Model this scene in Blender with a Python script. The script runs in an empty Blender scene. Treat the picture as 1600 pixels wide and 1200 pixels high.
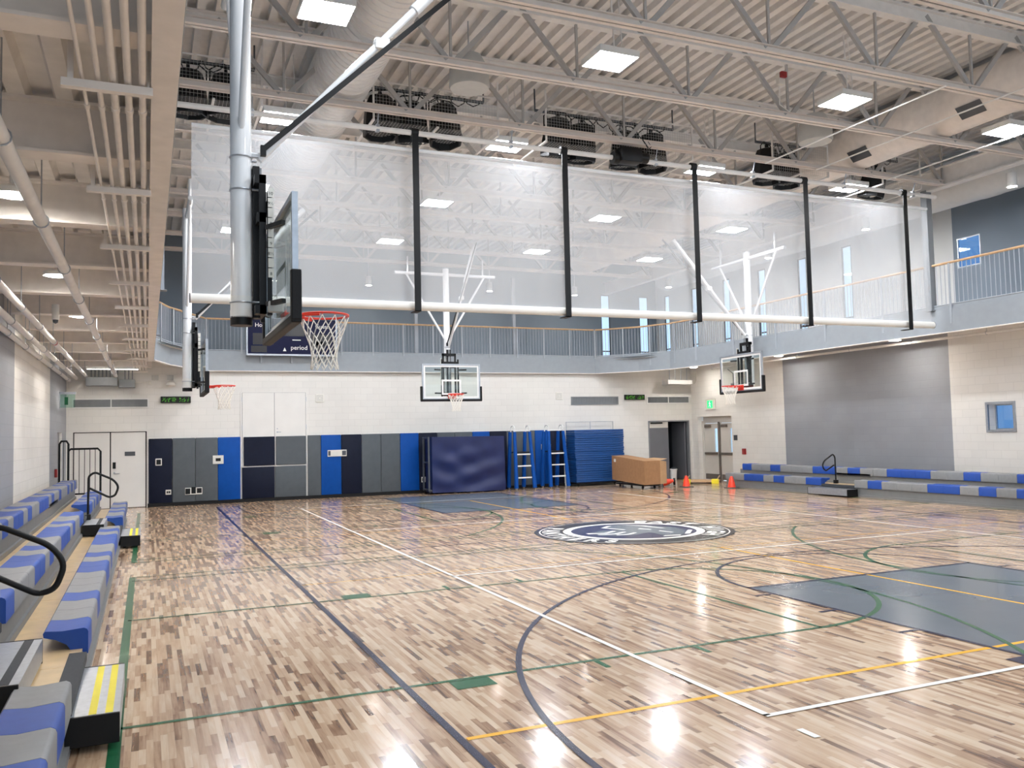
import bpy, bmesh, math, random
from mathutils import Vector, Matrix
random.seed(11)
S = bpy.context.scene
COL = S.collection
PI = math.pi

# ---------------------------------------------------------------- helpers
class MB:
    """collects geometry for ONE mesh object (absolute coordinates)"""
    def __init__(s):
        s.v = []; s.f = []; s.m = []; s.mi = 0; s.T = None
    def add(s, vs, fs):
        o = len(s.v)
        if s.T is not None:
            vs = [s.T @ Vector(v) for v in vs]
        s.v += [tuple(v) for v in vs]
        for f in fs:
            s.f.append([i + o for i in f]); s.m.append(s.mi)
        return s
    def quad(s, *p):
        return s.add(p, [list(range(len(p)))])
    def box(s, x0, x1, y0, y1, z0, z1):
        v = [(x0,y0,z0),(x1,y0,z0),(x1,y1,z0),(x0,y1,z0),(x0,y0,z1),(x1,y0,z1),(x1,y1,z1),(x0,y1,z1)]
        return s.add(v, [(0,3,2,1),(4,5,6,7),(0,1,5,4),(1,2,6,5),(2,3,7,6),(3,0,4,7)])
    def rbox(s, x0, x1, y0, y1, z0, z1, r=.01, seg=2):
        bm = bmesh.new(); bmesh.ops.create_cube(bm, size=1)
        for v in bm.verts:
            v.co = Vector(((x0+x1)/2+v.co.x*(x1-x0), (y0+y1)/2+v.co.y*(y1-y0), (z0+z1)/2+v.co.z*(z1-z0)))
        bmesh.ops.bevel(bm, geom=bm.edges[:], offset=r, segments=seg, affect='EDGES', profile=.5)
        bm.verts.index_update()
        s.add([v.co.copy() for v in bm.verts], [[v.index for v in f.verts] for f in bm.faces]); bm.free()
        return s
    def bar(s, p, q, w, h, up=(0,0,1)):
        p = Vector(p); q = Vector(q); d = (q-p).normalized(); up = Vector(up)
        if abs(d.dot(up)) > .98: up = Vector((1,0,0))
        a = d.cross(up).normalized()*w/2; b = a.cross(d).normalized()*h/2
        v = [p-a-b, p+a-b, p+a+b, p-a+b, q-a-b, q+a-b, q+a+b, q-a+b]
        return s.add(v, [(0,1,2,3),(7,6,5,4),(0,4,5,1),(1,5,6,2),(2,6,7,3),(3,7,4,0)])
    def tube(s, pts, r, n=8, closed=False, caps=True):
        pts = [Vector(p) for p in pts]; N = len(pts)
        rs = r if isinstance(r, (list, tuple)) else [r]*N
        vs = []; prev = None
        for i in range(N):
            if closed: t = pts[(i+1) % N]-pts[i-1]
            else: t = pts[min(i+1, N-1)]-pts[max(i-1, 0)]
            t.normalize()
            if prev is None:
                u = Vector((0,0,1)) if abs(t.z) < .9 else Vector((1,0,0))
                a = t.cross(u).normalized()
            else:
                a = prev-t*prev.dot(t)
                a = a.normalized() if a.length > 1e-6 else t.orthogonal().normalized()
            prev = a; b = t.cross(a)
            for k in range(n):
                w = 2*PI*k/n
                vs.append(pts[i]+(a*math.cos(w)+b*math.sin(w))*rs[i])
        fs = []
        for i in range(N if closed else N-1):
            j = (i+1) % N
            for k in range(n):
                l = (k+1) % n
                fs.append((i*n+k, i*n+l, j*n+l, j*n+k))
        if caps and not closed:
            fs.append(list(range(n))[::-1]); fs.append([(N-1)*n+k for k in range(n)])
        return s.add(vs, fs)
    def cyl(s, p, q, r, n=16, r2=None, caps=True):
        return s.tube([p, q], [r, r if r2 is None else r2], n, False, caps)
    def lathe(s, c, prof, n=24, axis='z'):
        c = Vector(c); vs = []; fs = []
        for (r, h) in prof:
            for k in range(n):
                w = 2*PI*k/n
                vs.append(c+Vector((r*math.cos(w), r*math.sin(w), h)))
        for i in range(len(prof)-1):
            for k in range(n):
                l = (k+1) % n
                fs.append((i*n+k, i*n+l, (i+1)*n+l, (i+1)*n+k))
        if prof[0][0] > 1e-5: fs.append(list(range(n))[::-1])
        if prof[-1][0] > 1e-5: fs.append([(len(prof)-1)*n+k for k in range(n)])
        return s.add(vs, fs)
    def prism_y(s, prof, y0, y1):
        n = len(prof)
        vs = [(x, y0, z) for x, z in prof]+[(x, y1, z) for x, z in prof]
        fs = [list(range(n)), list(range(n, 2*n))[::-1]]
        for i in range(n):
            j = (i+1) % n
            fs.append((i, i+n, j+n, j))
        return s.add(vs, fs)
    def prism_x(s, prof, x0, x1):
        n = len(prof)
        vs = [(x0, y, z) for y, z in prof]+[(x1, y, z) for y, z in prof]
        fs = [list(range(n))[::-1], list(range(n, 2*n))]
        for i in range(n):
            j = (i+1) % n
            fs.append((i, j, j+n, i+n))
        return s.add(vs, fs)
    def build(s, name, mats, parent=None, smooth=False, origin=None):
        if not isinstance(mats, (list, tuple)): mats = [mats]
        o0 = Vector(origin) if origin is not None else Vector((0,0,0))
        if parent is not None:
            r = parent
            while r.parent is not None: r = r.parent
            o0 = Vector(r.location)
        me = bpy.data.meshes.new(name)
        me.from_pydata([tuple(Vector(v)-o0) for v in s.v], [], s.f)
        for m in mats: me.materials.append(m)
        me.polygons.foreach_set('material_index', s.m)
        me.update()
        bm = bmesh.new(); bm.from_mesh(me); bmesh.ops.recalc_face_normals(bm, faces=bm.faces[:]); bm.to_mesh(me); bm.free()
        if smooth:
            me.polygons.foreach_set('use_smooth', [True]*len(me.polygons))
            me.set_sharp_from_angle(angle=math.radians(40))
        o = bpy.data.objects.new(name, me); COL.objects.link(o)
        if parent is not None: o.parent = parent
        elif origin is not None: o.location = o0
        return o

def tag(o, label=None, cat=None, group=None, kind=None):
    if label: o['label'] = label
    if cat: o['category'] = cat
    if group: o['group'] = group
    if kind: o['kind'] = kind
    return o
def thing(name, label, cat, loc=(0,0,0), group=None, rz=0):
    o = bpy.data.objects.new(name, None); COL.objects.link(o); o.location = loc
    o.empty_display_size = .1
    if rz: o.rotation_euler = (0,0,rz)
    return tag(o, label, cat, group)
def dup(root, loc, label, group=None, rz=None):
    def rec(o, par):
        c = o.copy(); COL.objects.link(c); c.parent = par
        for ch in [k for k in bpy.data.objects if k.parent == o]: rec(ch, c)
        return c
    c = rec(root, None); c.location = loc; c['label'] = label
    if group: c['group'] = group
    if rz is not None: c.rotation_euler = (0,0,rz)
    return c
def struct(o):
    o['kind'] = 'structure'; return o
ORD = ['first','second','third','fourth','fifth','sixth','seventh','eighth','ninth','tenth','eleventh','twelfth','thirteenth','fourteenth','fifteenth','sixteenth','seventeenth','eighteenth','nineteenth','twentieth']

# ---------------------------------------------------------------- materials
def lin(c):
    return tuple(((x/255)/12.92 if x/255 <= .04045 else ((x/255+.055)/1.055)**2.4) for x in c)
def base(name):
    m = bpy.data.materials.new(name); m.use_nodes = True
    nt = m.node_tree; b = nt.nodes['Principled BSDF']
    return m, nt, b
def mat(name, rgb, rough=.5, metal=0, var=.07, scale=6, bump=0, bscale=60, spec=.5, coat=0, alpha_dirt=0):
    m, nt, b = base(name); N = nt.nodes; L = nt.links
    c = lin(rgb)
    tc = N.new('ShaderNodeTexCoord'); no = N.new('ShaderNodeTexNoise'); no.inputs['Scale'].default_value = scale
    no.inputs['Detail'].default_value = 4
    L.new(tc.outputs['Object'], no.inputs['Vector'])
    r = N.new('ShaderNodeValToRGB')
    r.color_ramp.elements[0].color = tuple(x*(1-var) for x in c)+(1,); r.color_ramp.elements[1].color = tuple(min(1, x*(1+var)) for x in c)+(1,)
    r.color_ramp.elements[0].position = .3; r.color_ramp.elements[1].position = .7
    L.new(no.outputs['Fac'], r.inputs['Fac']); L.new(r.outputs['Color'], b.inputs['Base Color'])
    b.inputs['Roughness'].default_value = rough; b.inputs['Metallic'].default_value = metal
    b.inputs['Specular IOR Level'].default_value = spec
    if coat: b.inputs['Coat Weight'].default_value = coat
    if bump:
        n2 = N.new('ShaderNodeTexNoise'); n2.inputs['Scale'].default_value = bscale; L.new(tc.outputs['Object'], n2.inputs['Vector'])
        bp = N.new('ShaderNodeBump'); bp.inputs['Strength'].default_value = bump; bp.inputs['Distance'].default_value = .01
        L.new(n2.outputs['Fac'], bp.inputs['Height']); L.new(bp.outputs['Normal'], b.inputs['Normal'])
    return m
def emit(name, rgb, strength):
    m, nt, b = base(name)
    N = nt.nodes; L = nt.links
    tc = N.new('ShaderNodeTexCoord'); no = N.new('ShaderNodeTexNoise'); no.inputs['Scale'].default_value = 3
    L.new(tc.outputs['Object'], no.inputs['Vector'])
    mp = N.new('ShaderNodeMapRange'); mp.inputs['To Min'].default_value = strength*.95; mp.inputs['To Max'].default_value = strength*1.05
    L.new(no.outputs['Fac'], mp.inputs['Value']); L.new(mp.outputs['Result'], b.inputs['Emission Strength'])
    b.inputs['Base Color'].default_value = lin(rgb)+(1,)
    b.inputs['Emission Color'].default_value = lin(rgb)+(1,)
    return m
def block(name, rgb, axis, rough=.6, mort=.88, bstr=.35):
    """painted concrete block: faint mortar joints; axis = horizontal world axis of the wall"""
    m, nt, b = base(name); N = nt.nodes; L = nt.links
    tc = N.new('ShaderNodeTexCoord'); sp = N.new('ShaderNodeSeparateXYZ'); cb = N.new('ShaderNodeCombineXYZ')
    L.new(tc.outputs['Object'], sp.inputs[0]); L.new(sp.outputs['X' if axis == 'x' else 'Y'], cb.inputs['X']); L.new(sp.outputs['Z'], cb.inputs['Y'])
    br = N.new('ShaderNodeTexBrick'); br.inputs['Scale'].default_value = 1
    br.inputs['Brick Width'].default_value = .4; br.inputs['Row Height'].default_value = .2
    br.inputs['Mortar Size'].default_value = .006; br.inputs['Mortar Smooth'].default_value = .4
    c = lin(rgb)
    br.inputs['Color1'].default_value = c+(1,); br.inputs['Color2'].default_value = tuple(x*.965 for x in c)+(1,)
    br.inputs['Mortar'].default_value = tuple(x*mort for x in c)+(1,)
    L.new(cb.outputs[0], br.inputs['Vector'])
    no = N.new('ShaderNodeTexNoise'); no.inputs['Scale'].default_value = 1.2; L.new(tc.outputs['Object'], no.inputs['Vector'])
    mp = N.new('ShaderNodeMapRange'); mp.inputs['To Min'].default_value = .93; mp.inputs['To Max'].default_value = 1.05
    L.new(no.outputs['Fac'], mp.inputs['Value'])
    mx = N.new('ShaderNodeMix'); mx.data_type = 'RGBA'; mx.blend_type = 'MULTIPLY'; mx.inputs[0].default_value = 1
    L.new(br.outputs['Color'], mx.inputs[6]); L.new(mp.outputs['Result'], mx.inputs[7]); L.new(mx.outputs[2], b.inputs['Base Color'])
    bp = N.new('ShaderNodeBump'); bp.inputs['Strength'].default_value = bstr; bp.inputs['Distance'].default_value = .006; bp.invert = True
    L.new(br.outputs['Fac'], bp.inputs['Height']); L.new(bp.outputs['Normal'], b.inputs['Normal'])
    b.inputs['Roughness'].default_value = rough
    return m
def glassy(name, tint, fac, rough=.02):
    m, nt, b = base(name); N = nt.nodes; L = nt.links; N.remove(b)
    out = N['Material Output']
    t = N.new('ShaderNodeBsdfTransparent'); t.inputs['Color'].default_value = tint+(1,)
    g = N.new('ShaderNodeBsdfGlossy'); g.inputs['Roughness'].default_value = rough
    fr = N.new('ShaderNodeLayerWeight'); fr.inputs['Blend'].default_value = .5
    pw = N.new('ShaderNodeMath'); pw.operation = 'POWER'; pw.inputs[1].default_value = 4; L.new(fr.outputs['Facing'], pw.inputs[0])
    mt = N.new('ShaderNodeMath'); mt.operation = 'MULTIPLY_ADD'; mt.inputs[1].default_value = .6; mt.inputs[2].default_value = fac; mt.use_clamp = True
    L.new(pw.outputs[0], mt.inputs[0])
    mx = N.new('ShaderNodeMixShader'); L.new(mt.outputs[0], mx.inputs[0]); L.new(t.outputs[0], mx.inputs[1]); L.new(g.outputs[0], mx.inputs[2])
    L.new(mx.outputs[0], out.inputs['Surface'])
    return m
def veil(name):
    """open woven vinyl: lets part of the light straight through, the rest is lit white"""
    m, nt, b = base(name); N = nt.nodes; L = nt.links; N.remove(b); out = N['Material Output']
    tc = N.new('ShaderNodeTexCoord'); mp = N.new('ShaderNodeMapping'); mp.inputs['Scale'].default_value = (1, 1, .35)
    no = N.new('ShaderNodeTexNoise'); no.inputs['Scale'].default_value = 1.6; no.inputs['Detail'].default_value = 6; no.inputs['Distortion'].default_value = .8
    L.new(tc.outputs['Object'], mp.inputs[0]); L.new(mp.outputs[0], no.inputs['Vector'])
    mr = N.new('ShaderNodeMapRange'); mr.inputs['To Min'].default_value = .19; mr.inputs['To Max'].default_value = .243; mr.inputs['From Min'].default_value = .3; mr.inputs['From Max'].default_value = .7; mr.clamp = True
    L.new(no.outputs['Fac'], mr.inputs['Value'])
    t = N.new('ShaderNodeBsdfTransparent'); d = N.new('ShaderNodeBsdfDiffuse'); tr = N.new('ShaderNodeBsdfTranslucent')
    d.inputs['Color'].default_value = (.84,.85,.86,1); tr.inputs['Color'].default_value = (.7,.72,.75,1)
    m1 = N.new('ShaderNodeMixShader'); m1.inputs[0].default_value = .18
    L.new(d.outputs[0], m1.inputs[1]); L.new(tr.outputs[0], m1.inputs[2])
    m2 = N.new('ShaderNodeMixShader'); L.new(mr.outputs['Result'], m2.inputs[0]); L.new(t.outputs[0], m2.inputs[1]); L.new(m1.outputs[0], m2.inputs[2])
    L.new(m2.outputs[0], out.inputs['Surface'])
    return m
def planks():
    m, nt, b = base('maple_strip_floor'); N = nt.nodes; L = nt.links
    def math_(op, a, bb=None, c=None):
        n = N.new('ShaderNodeMath'); n.operation = op
        for i, x in enumerate((a, bb, c)):
            if x is None: continue
            if isinstance(x, (int, float)): n.inputs[i].default_value = x
            else: L.new(x, n.inputs[i])
        return n.outputs[0]
    tc = N.new('ShaderNodeTexCoord'); sp = N.new('ShaderNodeSeparateXYZ'); L.new(tc.outputs['Object'], sp.inputs[0])
    x = math_('DIVIDE', sp.outputs['X'], .042); row = math_('FLOOR', x)
    w1 = N.new('ShaderNodeTexWhiteNoise'); w1.noise_dimensions = '1D'; L.new(row, w1.inputs['W'])
    w1b = N.new('ShaderNodeTexWhiteNoise'); w1b.noise_dimensions = '1D'; L.new(math_('ADD', row, 517.3), w1b.inputs['W'])
    ln = math_('MULTIPLY_ADD', w1b.outputs['Value'], .36, .22)
    v = math_('ADD', math_('DIVIDE', sp.outputs['Y'], ln), math_('MULTIPLY', w1.outputs['Value'], 37.7))
    cell = math_('FLOOR', v)
    # merge some neighbouring cells so that lengths vary
    w2 = N.new('ShaderNodeTexWhiteNoise'); w2.noise_dimensions = '2D'
    cb = N.new('ShaderNodeCombineXYZ'); L.new(row, cb.inputs['X']); L.new(cell, cb.inputs['Y']); L.new(cb.outputs[0], w2.inputs['Vector'])
    # grain
    mp = N.new('ShaderNodeMapping'); mp.inputs['Scale'].default_value = (38, 2.2, 1); L.new(tc.outputs['Object'], mp.inputs[0])
    cb2 = N.new('ShaderNodeCombineXYZ'); L.new(math_('MULTIPLY', w2.outputs['Value'], 60), cb2.inputs['Z'])
    va = N.new('ShaderNodeVectorMath'); va.operation = 'ADD'; L.new(mp.outputs[0], va.inputs[0]); L.new(cb2.outputs[0], va.inputs[1])
    g = N.new('ShaderNodeTexNoise'); g.inputs['Scale'].default_value = 1; g.inputs['Detail'].default_value = 5; g.inputs['Distortion'].default_value = .6
    L.new(va.outputs[0], g.inputs['Vector'])
    # blotches of brown heartwood
    mp3 = N.new('ShaderNodeMapping'); mp3.inputs['Scale'].default_value = (9, 2.4, 1); L.new(tc.outputs['Object'], mp3.inputs[0])
    va3 = N.new('ShaderNodeVectorMath'); va3.operation = 'ADD'; L.new(mp3.outputs[0], va3.inputs[0]); L.new(cb2.outputs[0], va3.inputs[1])
    g3 = N.new('ShaderNodeTexNoise'); g3.inputs['Scale'].default_value = 1; g3.inputs['Detail'].default_value = 3; L.new(va3.outputs[0], g3.inputs['Vector'])
    t = math_('ADD', w2.outputs['Value'], math_('MULTIPLY_ADD', g.outputs['Fac'], .9, -.45))
    t = math_('ADD', t, math_('MULTIPLY_ADD', g3.outputs['Fac'], .6, -.26))
    r = N.new('ShaderNodeValToRGB'); e = r.color_ramp.elements
    e[0].position = 0; e[0].color = lin((108,80,60))+(1,); e[1].position = 1; e[1].color = lin((214,190,162))+(1,)
    for pos, c in ((.12, (142,109,84)), (.32, (173,141,113)), (.58, (193,163,133)), (.8, (205,178,149))):
        k = e.new(pos); k.color = lin(c)+(1,)
    L.new(t, r.inputs['Fac'])
    fx = math_('FRACT', x); fv = math_('FRACT', v)
    seam = math_('MAXIMUM', math_('LESS_THAN', fx, .03), math_('LESS_THAN', fv, .008))
    dk = math_('MULTIPLY_ADD', seam, -.22, 1)
    mx = N.new('ShaderNodeMix'); mx.data_type = 'RGBA'; mx.blend_type = 'MULTIPLY'; mx.inputs[0].default_value = 1
    L.new(r.outputs['Color'], mx.inputs[6]); L.new(dk, mx.inputs[7]); L.new(mx.outputs[2], b.inputs['Base Color'])
    b.inputs['Coat Weight'].default_value = .36; b.inputs['Coat Roughness'].default_value = .09; b.inputs['Specular IOR Level'].default_value = .32
    rr = math_('MULTIPLY_ADD', g3.outputs['Fac'], .12, .14); L.new(rr, b.inputs['Roughness'])
    mp4 = N.new('ShaderNodeMapping'); mp4.inputs['Scale'].default_value = (9, 1.2, 1); L.new(tc.outputs['Object'], mp4.inputs[0])
    g4 = N.new('ShaderNodeTexNoise'); g4.inputs['Scale'].default_value = 1; L.new(mp4.outputs[0], g4.inputs['Vector'])
    bp = N.new('ShaderNodeBump'); bp.inputs['Strength'].default_value = .12; bp.inputs['Distance'].default_value = .01
    L.new(g4.outputs['Fac'], bp.inputs['Height']); L.new(bp.outputs['Normal'], b.inputs['Normal']); L.new(bp.outputs['Normal'], b.inputs['Coat Normal'])
    return m

M = {}
M['floor'] = planks()
def paint(n, c): return mat(n, c, .26, var=.04, scale=2, coat=.08, spec=.25)
M['p_navy'] = paint('navy_line_paint', (16,22,60)); M['p_white'] = paint('white_line_paint', (240,238,232)); M['p_green'] = paint('green_line_paint', (30,92,58))
M['p_yellow'] = paint('yellow_line_paint', (240,180,50)); M['p_key'] = paint('slate_key_paint', (92,102,112)); M['p_logo'] = paint('deep_navy_logo_paint', (24,32,74)); M['p_black'] = paint('dark_logo_paint', (24,26,34))
M['p_grey'] = paint('grey_logo_paint', (104,114,122))
M['w_x'] = block('white_block_x', (226,224,219), 'x'); M['w_y'] = block('white_block_y', (238,236,231), 'y')
M['g_y'] = block('grey_block_y', (154,158,165), 'y', mort=.92); M['g_x'] = block('grey_block_x', (126,136,150), 'x', mort=.95, bstr=.1)
M['g_up'] = mat('blue_grey_paint', (126,138,150), .6, var=.04, scale=1); M['w_up'] = mat('upper_white_paint', (220,220,218), .6, var=.04, scale=1)
M['white'] = mat('white_paint_metal', (232,232,230), .35, var=.03); M['whitegloss'] = mat('white_gloss_tube', (236,238,240), .2, var=.02, coat=.4)
M['steel'] = mat('off_white_steel', (236,234,231), .5, var=.05); M['deck'] = mat('roof_deck_paint', (232,230,228), .6, var=.05)
M['chord'] = mat('pinkish_white_chord', (228,219,211), .5, var=.04); M['web'] = mat('shaded_web_steel', (176,174,172), .55, var=.05); M['gap_shade'] = mat('brown_grey_gap_shade', (98,88,82), .7)  # web tone darkened to paint in the trusses' shade; last colour is gap shade
M['tan'] = mat('tan_white_steel', (240,233,226), .55, var=.06); M['tandeck'] = mat('tan_soffit_deck', (242,237,231), .6, var=.06)
M['fascia'] = mat('pale_grey_fascia', (144,151,157), .45, var=.04); M['rail'] = mat('grey_rail_paint', (158,164,172), .4, var=.05); M['wood'] = mat('rail_wood', (196,160,120), .4, var=.12, scale=20)
M['black'] = mat('black_powder_coat', (9,9,11), .45, var=.2, spec=.3); M['blackpad'] = mat('black_rubber_pad', (12,12,14), .6, var=.2, bump=.1, spec=.3)
M['silver'] = mat('brushed_aluminium', (176,182,190), .35, metal=.7, var=.08, scale=20); M['red'] = mat('orange_red_rim', (214,52,34), .35, var=.08)
M['net'] = mat('white_net_cord', (238,234,224), .8, var=.05); M['boardglass'] = glassy('backboard_glass', (.93,.97,.96), .04)
M['curtain'] = veil('mesh_vinyl_curtain'); M['vinyl'] = mat('white_vinyl_roll', (236,234,228), .4, var=.03)
M['pad_navy'] = mat('navy_vinyl_pad', (13,20,40), .6, spec=.2, var=.1, bump=.08, bscale=14); M['pad_grey'] = mat('grey_vinyl_pad', (84,90,95), .6, spec=.2, var=.06, bump=.08, bscale=14); M['pad_blue'] = mat('blue_vinyl_pad', (0,70,152), .6, spec=.2, var=.08, bump=.08, bscale=14)
M['matblue'] = mat('folded_mat_blue', (4,66,130), .55, var=.1, scale=12); M['covernavy'] = mat('navy_cover', (13,29,80), .5, var=.12, scale=3)
M['seat_blue'] = mat('blue_seat_plastic', (16,66,150), .55, var=.06, scale=14); M['seat_grey'] = mat('grey_seat_plastic', (126,127,128), .5, var=.05, scale=14)
M['plywood'] = mat('varnished_plywood', (214,184,136), .3, var=.12, scale=5, coat=.3); M['riser'] = mat('grey_riser_steel', (116,117,117), .5, var=.05)
M['yellow'] = mat('yellow_safety_strip', (236,220,40), .5, var=.05); M['darkstrip'] = mat('charcoal_grip_strip', (52,54,58), .8, var=.15, scale=60)
M['dark'] = mat('dark_light_stop', (16,16,18), .8); M['dgrey'] = mat('dark_grey_metal', (70,74,80), .45, var=.1); M['mgrey'] = mat('mid_grey_metal', (128,132,136), .45, var=.06)
M['doorgrey'] = mat('grey_door_paint', (104,106,112), .45, var=.04, scale=2); M['doorcream'] = mat('pale_door_paint', (216,212,204), .45, var=.03, scale=2); M['doorwhite'] = mat('white_door_paint', (226,224,220), .45, var=.03, scale=2); M['bronze'] = mat('dark_bronze_mullion', (116,108,100), .4, metal=.3, var=.08)
M['card'] = mat('brown_cardboard', (158,118,82), .8, var=.08, scale=10); M['cardin'] = mat('pale_cardboard', (182,146,108), .8, var=.08, scale=10)
M['cone'] = mat('orange_cone_plastic', (250,72,44), .35, var=.05); M['plate'] = mat('white_wall_plate', (224,222,214), .4, var=.03); M['redbox'] = mat('red_alarm_box', (150,34,36), .4, var=.05)
M['wire'] = mat('galvanised_wire', (205,205,202), .5, var=.05); M['cable'] = mat('black_cable', (26,26,28), .6, var=.1)
M['L_bay'] = emit('led_panel_glow', (247,250,255), 165); M['L_can'] = emit('downlight_glow', (255,248,238), 210); M['L_strip'] = emit('strip_glow', (255,250,240), 12)
M['L_exit'] = emit('exit_green_glow', (30,220,110), 1.6); M['L_led'] = emit('led_dot_green', (90,200,40), .25); M['L_white'] = emit('white_sign_glow', (240,255,246), .9)
M['glass'] = glassy('window_glass', (.86,.94,1.0), .06); M['glassdark'] = glassy('window_glass_tinted', (.35,.5,.68), .08)
M['score'] = mat('scoreboard_navy', (4,9,48), .5, spec=.2, var=.05); M['scoredark'] = mat('scoreboard_digit_panel', (26,24,26), .3, var=.1)
M['exitglass'] = glassy('edge_lit_acrylic', (.75,.92,.86), .05); M['ltgrey'] = mat('light_grey_grille', (190,190,186), .5, var=.04)

# ---------------------------------------------------------------- text -> flat mesh
def glyphs(body, size, bold=0):
    cu = bpy.data.curves.new('t', 'FONT'); cu.body = body; cu.size = size; cu.align_x = 'CENTER'; cu.resolution_u = 3; cu.offset = bold
    o = bpy.data.objects.new('t', cu); COL.objects.link(o)
    dg = bpy.context.evaluated_depsgraph_get(); me = bpy.data.meshes.new_from_object(o.evaluated_get(dg))
    vs = [tuple(v.co) for v in me.vertices]; fs = [list(p.vertices) for p in me.polygons]
    bpy.data.objects.remove(o); bpy.data.curves.remove(cu); bpy.data.meshes.remove(me)
    return vs, fs
def text_on(mb, body, size, origin, xdir, ydir):
    vs, fs = glyphs(body, size); O = Vector(origin); X = Vector(xdir).normalized(); Y = Vector(ydir).normalized()
    mb.add([O+X*v[0]+Y*v[1] for v in vs], fs)

# ---------------------------------------------------------------- camera / world
cam = bpy.data.cameras.new('camera'); co = bpy.data.objects.new('camera', cam); COL.objects.link(co); S.camera = co
r_, u_, f_ = Vector((0.918396,-0.395012,-0.022695)), Vector((-0.00156,-0.060974,0.998138)), Vector((0.39566,0.91665,0.056615))
mw = Matrix.Identity(4)
for i in range(3):
    mw[i][0] = r_[i]; mw[i][1] = u_[i]; mw[i][2] = -f_[i]
mw[2][3] = 1.8975
co.matrix_world = mw
cam.sensor_width = 36; cam.lens = 36*1324.6/1600; cam.clip_end = 200; cam.clip_start = .05
S.view_settings.view_transform = 'Standard'; S.view_settings.look = 'None'; S.view_settings.exposure = -0.13; S.view_settings.gamma = 1.03
W = bpy.data.worlds.new('world'); S.world = W; W.use_nodes = True
nt = W.node_tree; bg = nt.nodes['Background']
sky = nt.nodes.new('ShaderNodeTexSky')
try:
    sky.sky_type = 'HOSEK_WILKIE'; sky.turbidity = 3; sky.sun_direction = (-.3,-.5,.8)
except Exception: pass
mxw = nt.nodes.new('ShaderNodeMix'); mxw.data_type = 'RGBA'; mxw.inputs[0].default_value = .25
mxw.inputs[6].default_value = (.72,.86,1.0,1); nt.links.new(sky.outputs[0], mxw.inputs[7]); nt.links.new(mxw.outputs[2], bg.inputs['Color'])
bg.inputs['Strength'].default_value = 1.9

# ---------------------------------------------------------------- room shell
XL, XR, YF = -2.05, 18.7, 26.45     # lower walls
YU, ZR = 28.7, 8.5                  # upper far wall, roof deck
XE0, XE1 = .15, 16.4                # balcony edges
ZS, ZT = 3.9, 4.42                  # fascia bottom / track floor

# floor: boards + painted lines in one mesh
fl = MB(); fm = ['floor','p_key','p_navy','p_white','p_green','p_yellow','p_logo','p_black','p_grey']
fl.quad((XL-1,-4,0),(XR+1.5,-4,0),(XR+1.5,YF+2,0),(XL-1,YF+2,0))
def rect(mi, x0, x1, y0, y1, z):
    fl.mi = mi; fl.quad((x0,y0,z),(x1,y0,z),(x1,y1,z),(x0,y1,z))
LW = .05
def hl(mi, x0, x1, y, z, w=LW): rect(mi, x0, x1, y-w/2, y+w/2, z)
def vl(mi, x, y0, y1, z, w=LW): rect(mi, x-w/2, x+w/2, y0, y1, z)
def arc(mi, cx, cy, r, a0, a1, z, w=LW, n=64):
    fl.mi = mi
    for i in range(n):
        a = a0+(a1-a0)*i/n; b = a0+(a1-a0)*(i+1)/n
        fl.quad((cx+(r-w/2)*math.cos(a), cy+(r-w/2)*math.sin(a), z), (cx+(r+w/2)*math.cos(a), cy+(r+w/2)*math.sin(a), z),
                (cx+(r+w/2)*math.cos(b), cy+(r+w/2)*math.sin(b), z), (cx+(r-w/2)*math.cos(b), cy+(r-w/2)*math.sin(b), z))
def disk(mi, cx, cy, r, z, n=96):
    fl.mi = mi; fl.quad(*[(cx+r*math.cos(2*PI*i/n), cy+r*math.sin(2*PI*i/n), z) for i in range(n)])
XA, YM = 8.35, 13.79
Z1, Z2, Z3, Z4, Z5 = .001, .002, .003, .004, .005
Y0, Y1 = 2.55, 25.03
for yb, yf, s in ((Y0, 8.2, 1), (Y1, 19.38, -1)):            # main keys
    rect(1, XA-1.83, XA+1.83, min(yb, yf), max(yb, yf), Z1)
    for x in (-1.83, 1.83): vl(2, XA+x, min(yb, yf), max(yb, yf), Z4)
    hl(2, XA-1.855, XA+1.855, yf, Z4)
    arc(2, XA, yf, 1.83, 0 if s > 0 else PI, PI if s > 0 else 2*PI, Z4)
    arc(2, XA, yb+s*1.6, 6.02, 0 if s > 0 else PI, PI if s > 0 else 2*PI, Z4, n=110)
    for x in (-6.02, 6.02): vl(2, XA+x, min(yb, yb+s*1.6), max(yb, yb+s*1.6), Z4)
    for x in (-1, 1):
        a, b2 = sorted((XA+x*1.86, XA+x*2.07))
        rect(2, a, b2, yf-s*3.55-.12, yf-s*3.55+.12, Z4)
        for d in (.42, 1.4, 2.4): hl(2, a, b2, yf-s*d, Z4)
for x in (1.79, 14.91): vl(2, x, Y0, Y1, Z4, .055)
hl(2, 1.79, 14.91, Y0, Z4); hl(2, 1.79, 14.91, Y1, Z4)
hl(2, 1.79, XA-1.8, YM, Z4, .04); hl(2, XA+1.8, 14.91, YM, Z4, .04)
for x in (3.75, 12.95): vl(3, x, 4.57, 23.0, Z5)              # main volleyball court
for y in (4.57, 23.0, 10.8, 16.85): hl(3, 3.725, 12.975, y, Z5)
for x in (3.75, 12.95):
    for y in (4.2, 23.3): vl(3, x, y-.08, y+.08, Z5)
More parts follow.
